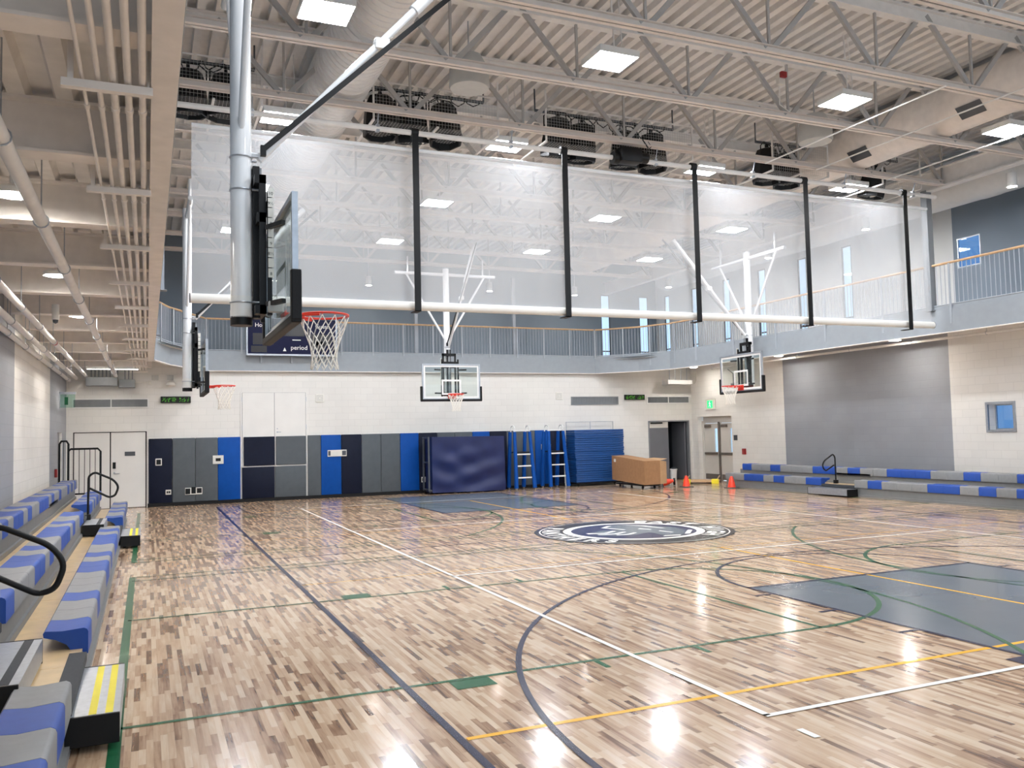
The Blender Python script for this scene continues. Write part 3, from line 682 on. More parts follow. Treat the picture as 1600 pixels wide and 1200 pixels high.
for xx in (x0+.4,x0+1.3,x0+2.2):
    q = MB(); q.box(xx-.02,xx+.02,y+.15,y+.22,z0-.25,z0+.6); q.build('bracket', M['rail'], t)

# ---------------------------------------------------------------- balcony railings
def railing(name, lab, pts, step, post_step, maxb=100, inset=.0):
    """along polyline pts (x, y) at the track edge"""
    t = thing(name, lab, 'railing', (pts[0][0],pts[0][1],ZT), 'balcony railings')
    zt = 5.45
    q = MB(); q.tube([(x,y,zt) for x,y in pts],.028,8); q.build('top_rail', M['wood'], t, True)
    q = MB(); q.tube([(x,y,ZT+.1) for x,y in pts],.016,6); q.build('bottom_rail', M['rail'], t)
    q = MB()
    for i in range(len(pts)-1): q.bar((pts[i][0],pts[i][1],ZT+.03),(pts[i+1][0],pts[i+1][1],ZT+.03),.02,.1)
    q.build('toe_board', M['fascia'], t)
    seg = [(Vector(pts[i]),Vector(pts[i+1])) for i in range(len(pts)-1)]; tot = sum((b-a).length for a,b in seg)
    def at(s):
        for a,b in seg:
            l = (b-a).length
            if s <= l+1e-6: return a+(b-a)*(s/l), (b-a).normalized()
            s -= l
        return seg[-1][1], (seg[-1][1]-seg[-1][0]).normalized()
    n = int(tot/step); npst = max(1,round(tot/post_step)); posts = [tot*i/npst for i in range(npst+1)]
    for s in posts:
        p, dr = at(s); nrm = Vector((dr.y,-dr.x))*.035
        q = MB(); q.bar((p.x+nrm.x,p.y+nrm.y,ZT-.33),(p.x+nrm.x,p.y+nrm.y,zt-.02),.018,.045,(dr.x,dr.y,0)); q.build('post', M['rail'], t)
    rest = MB()
    sl = [tot*(i+.5)/n for i in range(n)]
    sl.sort(key=lambda s: (at(s)[0]).length)
    me = None
    for i, s in enumerate(sl):
        p, dr = at(s)
        if i < maxb:
            if me is None:
                q = MB(); q.cyl((t.location.x,t.location.y,ZT+.1),(t.location.x,t.location.y,zt-.02),.0085,6); o = q.build('baluster', M['rail'], t); me = o.data
            else:
                o = bpy.data.objects.new('baluster', me); COL.objects.link(o); o.parent = t
            o.location = (p.x-t.location.x,p.y-t.location.y,0)
        else: rest.cyl((p.x,p.y,ZT+.1),(p.x,p.y,zt-.02),.0085,6)
    if rest.f:
        o = rest.build('far_balusters', M['rail'], t); o['kind'] = 'stuff'
    return t
railing('balcony_railing','grey balcony railing along the far wall above the pads',[(1.6,26.38),(14.6,26.38)],.105,1.0)
railing('balcony_railing','curved corner section of balcony railing at the far right',[(14.64,26.36),(15.72,25.22),(16.27,24.12),(16.42,22.85)],.105,1.1)
railing('balcony_railing','balcony railing along the right side with tan wooden top rail',[(16.42,22.8),(16.42,9.5)],.11,1.9)
railing('balcony_railing','balcony railing section turning the far left corner',[(.13,21.5),(.13,22.95),(.53,24.33),(1.57,26.36)],.105,1.1)

# ---------------------------------------------------------------- left balcony underside: beams, conduits, struts, pipes
BY = [4.6+2.12*i for i in range(11)]
for i, yb in enumerate(BY):
    if yb > YF-.2: break
    q = MB(); x0, x1 = XL, XE0-.02
    q.box(x0,x1,yb+.0,yb+.02,ZS+.05,ZT-.1); q.box(x0,x1,yb-.09,yb+.11,ZS+.03,ZS+.05); q.box(x0,x1,yb-.09,yb+.11,ZT-.12,ZT-.1)
    tag(q.build('soffit_beam', M['tan'], None, origin=(-1,yb,ZS)), 'tan steel beam crossing under the left balcony, %s from the camera' % ORD[i], 'steel beam', 'beams under the left balcony')
CX = [(-.33,.011),(-.25,.015),(-.175,.02),(-.1,.02),(-.025,.02)]
for i, (cx, r) in enumerate(CX):
    q = MB(); q.cyl((cx,2.5,ZS+.0),(cx,26.2,ZS+.0),r,10)
    for yb in BY: q.cyl((cx,yb+.9,ZS),(cx,yb+.96,ZS),r+.005,10)
    tag(q.build('conduit', M['tan'], None, True, origin=(cx,14,ZS)), 'tan painted conduit under the left balcony, %s' % ('leftmost and thinnest' if i == 0 else ORD[i]+' from the left' if i < 4 else 'rightmost, nearest the edge beam'), 'conduit', 'parallel conduits under the left balcony')
for i, yb in enumerate(BY):
    y = yb+.48
    q = MB(); q.box(-.43,.03,y-.025,y+.025,ZS-.075,ZS-.03); q.box(-.4,-.37,y-.008,y+.008,ZS-.03,ZS+.4); q.box(-.0,.012,y-.008,y+.008,ZS-.03,ZS+.4)
    tag(q.build('strut_hanger', M['tan'], None, origin=(-.2,y,ZS)), 'strut bar carrying the conduits, %s from the camera' % ORD[i], 'pipe hanger', 'conduit strut hangers')
def pipe(x, z, r, y0, y1, lab, m='steel', hang=True):
    t = thing('sprinkler_pipe', lab, 'pipe', (x,y0,z), 'pipes under the balconies')
    q = MB(); q.cyl((x,y0,z),(x,y1,z),r,16); q.build('pipe_run', M[m], t, True)
    y = y0+.6; n = 0
    while y < y1 and n < 20:
        q = MB(); q.tube([(x+(r+.008)*math.cos(a*PI/6),y,z+(r+.008)*math.sin(a*PI/6)) for a in range(12)],.006,5,True); q.cyl((x,y,z+r),(x,y,ZT-.1),.006,6); q.build('hanger', M['silver'], t)
        y += 2.12; n += 1
    return t
pipe(-.8,3.72,.05,3,26.3,'thick white sprinkler pipe down the middle of the left soffit')
t = pipe(-1.55,3.72,.045,6,26.3,'white pipe with a red band near the left wall')
q = MB(); q.cyl((-1.55,17.4,3.72),(-1.55,17.55,3.72),.048,16); tag(q.build('red_band', M['redbox'], t, True), 'red band on the pipe')
pipe(-1.8,3.66,.05,7,26.3,'white pipe second from the left wall under the balcony'); pipe(-1.97,3.6,.045,8,26.3,'white pipe tight against the left wall top')
t = pipe(XR-.5,3.98,.035,9,24.5,'long white pipe under the right balcony')
def disc_light(x, y, lab, z=None):
    z = ZS+.13 if z is None else z
    t = thing('soffit_downlight', lab, 'downlight', (x,y,z), 'round downlights under the balconies')
    q = MB(); q.lathe((x,y,z),[(.13,.01),(.15,.0),(.15,.05),(.1,.08)],24); q.build('trim_ring', M['white'], t, True)
    q = MB(); q.lathe((x,y,z),[(0,-.012),(.08,-.01),(.125,.004),(.125,.008)],24); q.build('lens', M['L_can'], t, True)
    q = MB(); q.cyl((x,y,z+.08),(x,y,ZT-.1),.02,8); q.build('stem', M['white'], t)
for i, y in enumerate((8.3,12.2,16.1,20.2,24.2)): disc_light(-1.07,y,'round downlight under the left balcony, %s from the camera' % ORD[i])
for i, y in enumerate((16.1,20.5,24.9)): disc_light(17.75,y,'round downlight under the right balcony, %s from the right' % ORD[i])
t = thing('strip_light', 'linear strip light at the far end under the left balcony', 'strip light', (-.9,25.5,3.84))
q = MB(); q.box(-1.5,-.2,25.45,25.55,3.86,3.92); q.build('housing', M['white'], t); q = MB(); q.box(-1.48,-.22,25.46,25.54,3.85,3.86); q.build('diffuser', M['L_strip'], t)
t = thing('security_camera', 'small white sensor hanging under the left balcony', 'sensor', (-1.25,14.2,3.7))
q = MB(); q.cyl((-1.25,14.2,3.95),(-1.25,14.2,3.72),.05,14); q.build('body', M['white'], t, True); q = MB(); q.lathe((-1.25,14.2,3.66),[(0,0),(.035,.02),(.04,.06)],12); q.build('lens', M['dgrey'], t, True)

# ---------------------------------------------------------------- roof trusses
TY = [7.45,9.35,11.3,13.35,15.35,17.35,19.35,21.35,23.35,25.35]
PX = [8.15+2.06*k for k in range(-4,5)]
zb, zt = 7.2, 8.36
TL = {0:'white roof truss closest to the camera at the top right',1:'white roof truss second closest to the camera',2:'white roof truss third from the camera, passing over the near mast',3:'white roof truss directly in front of the divider curtain',
      4:'first white roof truss behind the divider curtain'}
for i, y in enumerate(TY):
    lab = TL.get(i, 'white roof truss seen through the curtain, %s behind it' % ORD[i-4])
    t = thing('roof_truss', lab, 'roof truss', (8.15,y,zb), 'white steel roof trusses')
    a, b = XE0, XE1
    q = MB()
    for s in (-1,1): q.box(a,b,y+s*.045-.03,y+s*.045+.03,zb,zb+.015); q.box(a,b,y+s*.02-.006,y+s*.02+.006,zb+.015,zb+.1)
    q.box(a,b,y-.075,y+.075,zb+.09,zb+.1); q.mi = 1; q.box(a,b,y-.0135,y+.0135,zb+.012,zb+.02); q.build('bottom_chord', [M['chord'], M['gap_shade']], t)  # dark strip paints the shade in the gap between the two angles
    q = MB(); q.box(a-.3,b+.3,y-.08,y+.08,zt,zt+.03); q.box(a-.3,b+.3,y-.03,y+.03,zt-.17,zt); q.box(a-.3,b+.3,y-.07,y+.07,zt-.19,zt-.17); q.build('top_chord', M['steel'], t)
    for k in range(len(PX)):
        x = PX[k]
        if a < x < b:
            q = MB(); q.bar((x,y,zb+.08),(x-.0,y,zt-.05),.035,.035); q.build('web_vertical', M['web'], t)
        for s in (-1,1):
            xe = x+s*1.03
            if a-.1 < x < b+.1 and a < xe < b:
                q = MB(); q.bar((x+s*.06,y+.012*s,zb+.08),(xe-s*.04,y+.012*s,zt-.05),.075,.05,(0,1,0)); q.build('web_diagonal', M['web'], t)
# cross bracing rods / long purlin angles along Y under the deck
# (edge girders carrying the trusses on both balcony edges)
for x, lab in ((XE0-.02,'long white edge girder along the left end of the roof trusses'),(XE1+.05,'long white edge girder along the right end of the roof trusses')):
    q = MB(); q.box(x-.1,x+.1,4,YU,zb-.04,zb); q.box(x-.01,x+.01,4,YU,zb,zb+.4); q.box(x-.1,x+.1,4,YU,zb+.4,zb+.43)
    tag(q.build('edge_girder', M['steel'], None, origin=(x,15,zb)), lab, 'girder')
q = MB(); q.box(16.34,16.5,13.75,13.91,ZT,zb); q.box(16.3,16.54,13.71,13.95,ZT,ZT+.02); tag(q.build('balcony_column', M['mgrey'], None, origin=(16.42,13.83,ZT)), 'grey steel column rising from the right balcony edge at the curtain end', 'column')
for i, (x, y) in enumerate(((8.1,26.6),(11.6,26.6),(3.6,26.6),(.22,22.0),(.22,15.4))):
    q = MB(); q.box(x-.05,x+.05,y-.05,y+.05,ZT,zb); q.box(x-.09,x+.09,y-.09,y+.09,ZT,ZT+.015)
    tag(q.build('balcony_column', M['rail'], None, origin=(x,y,ZT)), ['slim grey column behind the far hoop mast','slim grey column right of the far hoop','slim grey column above the scoreboard','slim grey column on the left balcony edge near its corner','slim grey column on the left balcony edge near the curtain'][i], 'column')

# ---------------------------------------------------------------- high bay lights
def bay():
    t = thing('high_bay_light', 'x', 'ceiling light', (0,0,7.2), 'square high bay lights')
    q = MB(); q.rbox(-.325,.325,-.29,.29,7.212,7.31,.01); q.build('housing', M['white'], t)
    for s in (-1,1):
        q = MB(); x0, x1 = s*.157-.15, s*.157+.15; q.quad((x0,-.27,7.2105),(x1,-.27,7.2105),(x1,.27,7.2105),(x0,.27,7.2105)); q.build('led_panel', M['L_bay'], t)
    q = MB(); q.tube([(.08,0,7.31),(.05,.02,8.4)],.012,6); q.build('hanger', M['steel'], t); q = MB(); q.tube([(.12,0,7.31),(.24,.05,7.55),(.22,.1,8.4)],.008,6); q.build('cord', M['white'], t)
    return t
def bay_fix():
    t = bay()
    return t
proto = None; BX = (2.06,6.15,10.6,14.52)
rown = ['in the row nearest the camera','in the row above the curtain top','in the first row behind the curtain','in the farthest row behind the curtain']
coln = ['leftmost high bay light ','second high bay light from the left ','third high bay light from the left ','rightmost high bay light ']
for r, y in enumerate((10.4,14.25,18.4,22.5)):
    for c, x in enumerate(BX):
        lab = coln[c]+rown[r]
        if proto is None:
            proto = bay(); proto.location = (x,y,7.2); proto['label'] = lab
        else: dup(proto,(x,y,7.2),lab,'square high bay lights')
# the rows of the same fittings over the part of the hall behind the photographer
for y in (6.6,2.4):
    for x in BX:
        l = bpy.data.lights.new('high_bay_lamp','AREA'); l.shape = 'RECTANGLE'; l.size = .64; l.size_y = .56; l.energy = 74*PI*.64*.56; l.color = (.93,.96,1)
        o = bpy.data.objects.new('high_bay_lamp', l); COL.objects.link(o); o.location = (x,y,7.2)
for y in (11.9,7.8):                         # unseen lamps added along the right soffit to brighten the right wall
    l = bpy.data.lights.new('soffit_fill_lamp','AREA'); l.shape = 'DISK'; l.size = .26; l.energy = 90*PI*.05; o = bpy.data.objects.new('soffit_fill_lamp', l); COL.objects.link(o); o.location = (17.75,y,4.0)
t = thing('fire_strobe', 'small red and white fire strobe on the trusses left of the third light', 'fire strobe', (9.95,11.2,7.72))
q = MB(); q.rbox(9.88,10.02,11.12,11.2,7.72,7.92,.01); q.build('base', M['plate'], t)
q = MB(); q.rbox(9.89,10.01,11.06,11.12,7.82,7.92,.01); q.build('lens', M['redbox'], t)
q = MB(); q.tube([(9.95,11.2,7.72),(9.96,11.22,7.4),(10.2,11.25,7.31)],.01,6); q.build('conduit', M['steel'], t, True)
# cylinder pendants over the track
def can(x, y, lab, z=6.85, r=.1, h=.3):
    t = thing('cylinder_pendant', lab, 'pendant light', (x,y,z), 'cylinder pendants over the running track')
    q = MB(); q.lathe((x,y,z),[(r*.9,.02),(r,0),(r,h),(r*.5,h+.02)],20); q.build('shade', M['white'], t, True)
    q = MB(); q.lathe((x,y,z),[(0,.004),(r*.88,.004),(r*.88,.01)],20); q.build('lens', M['L_can'], t)
    q = MB(); q.cyl((x,y,z+h),(x,y,ZR-.08),.008,6); q.build('stem', M['white'], t)
for i, x in enumerate((3.71,6.74,11.05,14.41)): can(x,27.4,'cylinder pendant over the far track, %s from the left' % ORD[i])
for i, y in enumerate((12.16,16.19,19.93,25.2)): can(17.02,y,'cylinder pendant over the right track, %s from the camera' % ORD[i], 6.9)
def drum(x, y, z, lab):
    t = thing('hanging_speaker', lab, 'speaker', (x,y,z), 'white drum speakers in the trusses')
    q = MB(); q.lathe((x,y,z),[(.3,.0),(.32,.03),(.31,.3),(.2,.52),(.08,.56)],32); q.build('drum_body', M['ltgrey'], t, True)
    q = MB(); q.lathe((x,y,z),[(0,.012),(.29,.012),(.29,.02)],32); q.build('grille', M['mgrey'], t)
    q = MB(); q.cyl((x,y,z+.55),(x,y,8.4),.012,6); q.build('hanger', M['silver'], t)
drum(4.65,12.2,7.3,'white drum speaker in the trusses between the middle left and middle stage light racks'); drum(11.75,12.3,7.3,'white drum speaker left of the right duct')

# ---------------------------------------------------------------- ducts
def duct(x, z, r, y0, y1, lab, m, ring=.0, regs=()):
    t = thing('round_duct', lab, 'air duct', (x,y0,z), 'round air ducts')
    q = MB(); n = 36
    prof = []
    y = y0
    while y < y1:
        prof += [(y,r),(y+ring*.8,r),(y+ring*.84,r+.012),(y+ring*.96,r+.012)]; y += ring
    vs = []; fs = []
    for (yy, rr) in prof:
        for k in range(n):
            a = 2*PI*k/n; vs.append((x+rr*math.cos(a),yy,z+rr*math.sin(a)))
    for i in range(len(prof)-1):
        for k in range(n):
            l = (k+1) % n; fs.append((i*n+k,i*n+l,(i+1)*n+l,(i+1)*n+k))
    q.add(vs,fs); q.build('duct_run', m, t, True)
    for yy in regs:
        q = MB(); a = -.95*PI if x < 9 else -.2*PI
        for da in (-.22,.22): pass
        c = math.cos(a); s = math.sin(a)
        q.quad(*[(x+(r+.016)*math.cos(a+da),yy+dy,z+(r+.016)*math.sin(a+da)) for da,dy in ((-.28,-.22),(.28,-.22),(.28,.22),(-.28,.22))]); q.build('register', M['dgrey'], t)
duct(2.95,7.86,.5,3,26,'big spiral duct running along the left part of the roof',M['white'],.14,())
duct(13.95,7.83,.5,4,26,'big smooth duct running along the right part of the roof',M['tan'],2.0,())
q = None
duct(17.6,7.45,.45,3,26.2,'round duct under the roof along the upper right wall',M['white'],2.6,())
for (yy, xx, zz) in ((10.4,13.95,7.83),(13.0,13.95,7.83)):
    q = MB(); r = .518; a0 = -2.4
    q.quad(*[(xx+r*math.cos(a0+da),yy+dy,zz+r*math.sin(a0+da)) for da,dy in ((-.25,-.25),(.25,-.25),(.25,.25),(-.25,.25))])
    o = q.build('register', M['dgrey'], next(o for o in bpy.data.objects if o.name.startswith('round_duct') and 'right part' in o.get('label','')))

# ---------------------------------------------------------------- divider curtain
YC = 13.58
t = thing('divider_curtain', 'translucent white roll up divider curtain with black lifting belts across the gym', 'curtain', (8.35,YC,4.0))
q = MB(); nx, nz = 62, 12; xa, xb, za, zc = .62, 16.12, 4.07, 6.68
vs = []; rc = random.Random(3)
for j in range(nz+1):
    for i in range(nx+1):
        x = xa+(xb-xa)*i/nx; z = za+(zc-za)*j/nz
        vs.append((x,YC+.03*math.sin(x*2.1)*math.sin(j/nz*PI)+.02*math.sin(x*5+j*.6),z))
for off in (0,.025,.05):
    q.add([(x,y+off,z) for x,y,z in vs],[(j*(nx+1)+i,j*(nx+1)+i+1,(j+1)*(nx+1)+i+1,(j+1)*(nx+1)+i) for j in range(nz) for i in range(nx)])
q.build('curtain_panel', M['curtain'], t, True)
q = MB(); q.cyl((xa-.02,YC,4.03),(xb+.02,YC,4.07),.075,20); q.build('bottom_roll', M['vinyl'], t, True)
for e0, e1, ez in ((xa-.03,xa-.02,4.03),(xb+.02,xb+.03,4.07)):
    q = MB(); q.cyl((e0,YC,ez),(e1,YC,ez),.077,20); q.build('end_cap', M['black'], t)
q = MB(); q.cyl((xa,YC,6.7),(xb,YC,6.7),.035,10); q.build('top_batten', M['whitegloss'], t, True)
q = MB(); q.cyl((.3,YC-.1,6.96),(16.3,YC-.1,6.96),.045,12); q.build('drive_shaft', M['steel'], t, True)
for x in (4.13,6.93,9.75,12.5,15.3):
    q = MB(); q.box(x-.055,x+.055,YC-.165,YC-.15,4.0,7.02); q.box(x-.055,x+.055,YC-.165,YC+.08,3.93,3.945); q.box(x-.055,x+.055,YC-.165,YC-.15,3.93,4.0); q.cyl((x-.06,YC-.1,6.97),(x+.06,YC-.1,6.97),.075,14); q.build('lifting_belt', M['black'], t)
for x in (1.5,3.5,5.9,8.9,11.2,13.6,15.6):
    q = MB(); q.cyl((x,YC-.1,6.98),(x,13.4,7.2),.01,6); q.rbox(x-.03,x+.03,YC-.14,YC-.06,6.9,7.03,.008); q.build('shaft_hanger', M['silver'], t)
q = MB(); q.rbox(8.05,8.5,YC-.3,YC-.02,6.86,7.14,.03); q.cyl((8.5,YC-.15,7.0),(8.68,YC-.15,7.0),.1,14); q.cyl((7.95,YC-.12,6.95),(8.06,YC-.12,6.95),.12,14)
mo = q.build('motor', M['black'], t, True)
q = MB(); q.tube([(8.6,YC-.2,7.08),(8.72,YC-.25,7.2),(8.6,YC-.25,7.35),(8.5,YC-.3,7.3),(8.62,YC-.3,7.15)],.012,6); q.build('motor_cable', M['cable'], mo, True)

# ---------------------------------------------------------------- stage light racks with wire guards
def stage_light(x, y, zt_, s, yaw, tilt):
    t = thing('stage_light', 'x', 'stage light', (x,y,zt_), 'black stage lights above the curtain')
    R = Matrix.Translation((x,y,zt_-.2)) @ Matrix.Rotation(yaw,4,'Z') @ Matrix.Rotation(tilt,4,'X')
    q = MB(); q.T = R; q.lathe((0,0,0),[(.08*s,.1*s),(.19*s,.06*s),(.235*s,-.06*s),(.26*s,-.3*s),(.275*s,-.5*s),(.27*s,-.56*s),(.24*s,-.56*s),(.2*s,-.4*s)],8); q.build('lamp_body', M['black'], t, True)
    q = MB(); q.T = Matrix.Translation((x,y,zt_-.2)) @ Matrix.Rotation(yaw,4,'Z')
    q.tube([(-.25*s,0,-.1*s),(-.25*s,0,.1*s),(-.14*s,0,.19*s),(.14*s,0,.19*s),(.25*s,0,.1*s),(.25*s,0,-.1*s)],.013,6); q.build('yoke', M['black'], t)
    q = MB(); q.box(x-.025,x+.025,y-.03,y+.03,zt_-.13,zt_); q.build('clamp', M['black'], t)
    return t
ZP = 7.98
groups = [('left',[(.6,14.25),(1.18,14.25)],.22,1.68),('middle left',[(3.75,14.25),(4.32,14.3),(4.92,14.3)],3.49,5.75),('middle',[(7.15,14.1),(7.75,14.25),(8.75,14.3),(9.35,14.3)],6.7,9.9),('right',[(12.2,14.2),(12.8,14.3)],11.9,13.38),('far right',[(15.4,14.3)],14.95,16.1)]
for gname, L_, gx0, gx1 in groups:
    for i, (x, y) in enumerate(L_):
        o = stage_light(x,y,ZP-.05,1.12,random.uniform(-.5,.5),random.uniform(-.2,.35))
        o['label'] = 'black stage light in the %s rack above the curtain, %s from the left' % (gname, ORD[i])
    x0 = gx0+.05; x1 = gx1-.05
    t = thing('lighting_pipe', 'grey lighting pipe with looped cables in the %s stage light rack' % gname, 'lighting pipe', (x0,14.25,ZP), 'stage lighting pipes')
    q = MB(); q.cyl((x0,14.25,ZP),(x1,14.25,ZP),.028,10); q.cyl((x0,14.25,ZP),(x0,14.25,8.4),.015,6); q.cyl((x1,14.25,ZP),(x1,14.25,8.4),.015,6); q.build('pipe', M['dgrey'], t, True)
    xx = x0+.2
    while xx < x1-.3:
        q = MB(); dz = random.uniform(.12,.35); q.tube([(xx,14.22,ZP+.02),(xx+.05,14.2,ZP-dz*.6),(xx+.16,14.18,ZP-dz),(xx+.28,14.2,ZP-dz*.5),(xx+.32,14.22,ZP+.02)],.011,5); q.build('cable', M['cable'], t, True); xx += random.uniform(.25,.42)
    # wire guard: vertical front panel + flat bottom panel with angle frame
    t = thing('wire_guard', 'white wire mesh guard around the %s stage light rack' % gname, 'wire guard', (x0,13.68,7.18), 'wire guards around stage lights')
    gy0, gy1, gz0, gz1 = 13.68, 15.15, 7.19, 7.85
    q = MB(); st = .055; wr = .0028
    n = int((gx1-gx0)/st)
    for i in range(n+1):
        xx = gx0+i*st
        q.bar((xx,gy0,gz0),(xx,gy0,gz1),wr,wr); q.bar((xx,gy0,gz0),(xx,gy1,gz0),wr,wr)
    for i in range(int((gz1-gz0)/st)+1): q.bar((gx0,gy0,gz0+i*st),(gx1,gy0,gz0+i*st),wr,wr)
    for i in range(int((gy1-gy0)/st)+1): q.bar((gx0,gy0+i*st,gz0),(gx1,gy0+i*st,gz0),wr,wr)
    q.build('wire_mesh', M['wire'], t)
    q = MB()
    for xx in (gx0,gx1): q.bar((xx,gy0,gz0),(xx,gy1,gz0),.04,.03); q.bar((xx,gy0,gz0),(xx,gy0,gz1+.3),.03,.03)
    q.bar((gx0,gy0,gz1),(gx1,gy0,gz1),.025,.025); q.bar(((gx0+gx1)/2,gy0,gz0),((gx0+gx1)/2,gy1,gz0),.04,.03); q.build('frame', M['steel'], t)
# long conduits slung under the trusses along Y on the right
for i, (xa_, ya_, za_, xb_, yb_, zb_) in enumerate(((11.3,13.2,7.12,11.5,9.2,7.16),(12.6,13.2,7.12,12.8,7.0,7.16),(14.6,13.2,7.12,14.8,7.2,7.15))):
    q = MB(); q.tube([(xa_,ya_,za_),(xb_,yb_,zb_)],.014,6); tag(q.build('conduit', M['steel'], None, True, origin=(xa_,ya_,za_)), 'thin white conduit crossing under the right trusses, %s from the left' % ORD[i], 'conduit', 'conduits under the right trusses')

# ---------------------------------------------------------------- basketball hoops (local frame: rim faces +X, origin under the mast)
def hoop(lab, loc, rz, detail=False, cut=8.3, brace_to=(2.5,7.1), lat=True):
    t = thing('basketball_hoop', lab, 'basketball hoop', (0,0,0), 'ceiling hung basketball hoops')
    G = M['whitegloss']
    q = MB(); q.cyl((0,0,3.06),(0,0,6.9),.095,28); q.build('mast', G, t, True)
    q = MB(); q.cyl((0,0,3.0),(0,0,3.07),.1,24); q.cyl((0,0,3.07),(0,0,3.2),.097,24); tag(q.build('mast_collar', M['white'], t, True),'white collar at the mast end')
    q = MB(); q.cyl((0,0,2.93),(0,0,3.01),.1,24); tag(q.build('mast_cap', M['black'], t, True), 'black cap closing the mast')
    q = MB(); q.cyl((0,-1.6,6.72),(0,1.6,6.72),.05,12); 
    for s in (-1,1): q.cyl((0,s*1.2,6.72),(0,s*1.2,7.22),.03,8)
    q.build('header_pipe', G, t, True)
    for z in (3.14,4.19,4.5):
        q = MB(); q.tube([(.1*math.cos(a*PI/8),.1*math.sin(a*PI/8),z) for a in range(16)],.008,6,True); q.tube([(.09,.07,z),(.15,.07,z)],.012,6); q.tube([(.09,-.07,z),(.15,-.07,z)],.012,6); q.build('mast_clamp', M['silver'], t, True)
    # front brace, folding, with black safety strap
    b0 = Vector((.16,0,4.5)); b1 = Vector((brace_to[0],0,brace_to[1])); dv = (b1-b0).normalized()
    q = MB(); q.cyl(b0,b0+dv*2.35,.038,14); q.cyl(b0+dv*2.3,b1,.06,14); q.tube([b0+dv*.0+Vector((-.08,0,.05)),b0+dv*.05],.02,8); q.build('front_brace', G, t, True)
    q = MB(); c = b0+dv*1.75; q.rbox(c.x-.05,c.x+.1,-.06,.06,c.z-.06,c.z+.05,.01); q.build('brace_joint', M['white'], t)
    q = MB(); up = Vector((-dv.z,0,dv.x)); q.bar(b0+Vector((.03,-.06,.08)),b1+Vector((.3,-.06,.0)),.05,.014,(0,1,0)); q.box(.17,.22,-.08,-.04,4.52,4.62); q.build('safety_strap', M['black'], t)
    if lat:
        for s in (-1,1):
            q = MB(); q.cyl((0,s*.06,4.75),(0,s*1.25,6.7),.032,12); q.build('side_brace', G, t, True)
    # height adjuster
    q = MB()
    for s in (-1,1): q.box(.14,.2,s*.19-.02,s*.19+.02,3.02,4.3)
    q.box(.1,.2,-.21,.21,4.22,4.3); q.box(.12,.2,-.21,.21,3.86,3.95); q.box(.1,.2,-.21,.21,3.02,3.1); q.box(.1,.16,-.06,.06,3.0,4.42); q.build('height_adjuster', M['black'], t)
    q = MB(); q.cyl((.17,0,3.1),(.17,0,4.2),.035,12); q.cyl((.17,0,4.2),(.17,0,4.42),.02,10); q.build('actuator', M['mgrey'], t, True)
    q = MB()
    for s in (-1,1):
        q.box(.2,.24,s*.26-.02,s*.26+.02,3.0,4.12); q.bar((.2,s*.26,3.1),(.31,s*.5,3.1),.04,.04); q.bar((.2,s*.26,3.8),(.31,s*.5,3.8),.04,.04)
    q.box(.2,.24,-.28,.28,3.98,4.05); q.build('board_carrier', M['black'], t)
    # backboard
    BF = .37
    q = MB(); e = .045
    for s in (-1,1): q.box(BF-.05,BF,s*.9145-(e if s > 0 else 0),s*.9145+(e if s < 0 else 0),2.9,3.97)
    q.box(BF-.05,BF,-.87,.87,2.9,2.9+e); q.box(BF-.05,BF,-.87,.87,3.97-e,3.97); bf = q.build('board_frame', M['silver'], t)
    q = MB()
    for s in (-1,1):
        for z in (2.945,3.925):
            zz = z+(.1 if z < 3.5 else -.1); q.quad((BF-.02,s*.869,z),(BF-.02,s*.869-s*.11,z),(BF-.02,s*.869,zz))
    q.build('corner_gusset', M['black'], bf)
    q = MB(); q.box(BF-.028,BF-.016,-.87,.87,2.945,3.925); gl = q.build('glass_panel', M['boardglass'], t)
    q = MB(); xf = BF-.014; lw = .05
    def ring(y0,y1,z0,z1):
        q.box(xf,xf+.003,y0,y0+lw,z0,z1); q.box(xf,xf+.003,y1-lw,y1,z0,z1); q.box(xf,xf+.003,y0+lw,y1-lw,z0,z0+lw); q.box(xf,xf+.003,y0+lw,y1-lw,z1-lw,z1)
    ring(-.305,.305,3.05,3.5); ring(-.868,.868,2.947,3.923); q.build('white_markings', M['white'], gl)
    q = MB(); q.rbox(BF-.07,BF+.02,-.96,.96,2.85,2.92,.012); 
    for s in (-1,1): q.rbox(BF-.07,BF+.02,min(s*.9,s*.965),max(s*.9,s*.965),2.87,3.3,.012)
    q.build('board_padding', M['blackpad'], t)
    # rim + net
    q = MB(); cx = BF+.385
    q.tube([(cx+.2286*math.cos(2*PI*i/32),.2286*math.sin(2*PI*i/32),3.05) for i in range(32)],.0105,8,True)
    q.box(BF,BF+.02,-.12,.12,2.93,3.08); q.rbox(BF+.015,BF+.19,-.1,.1,3.0,3.055,.01)
    q.tube([(BF+.1,-.11,3.03),(cx-.08,-.22,3.03)],.012,6); q.tube([(BF+.1,.11,3.03),(cx-.08,.22,3.03)],.012,6)
    for i in range(12):
        a = 2*PI*(i+.5)/12; q.tube([(cx+.228*math.cos(a),.228*math.sin(a),3.05),(cx+.232*math.cos(a),.232*math.sin(a),3.026)],.004,5)
    rim = q.build('rim', M['red'], t, True)
    q = MB(); lev = [(3.03,.232),(2.93,.2),(2.85,.165),(2.77,.138),(2.7,.122),(2.63,.118),(2.57,.125)]
    n = 12
    for i in range(n):
        for s in (-1,1):
            pts = []
            for j, (z, r) in enumerate(lev):
                a = 2*PI*(i+.5+s*j*.5)/n
                pts.append((cx+r*math.cos(a),r*math.sin(a),z))
            q.tube(pts,.0045 if detail else .006,5)
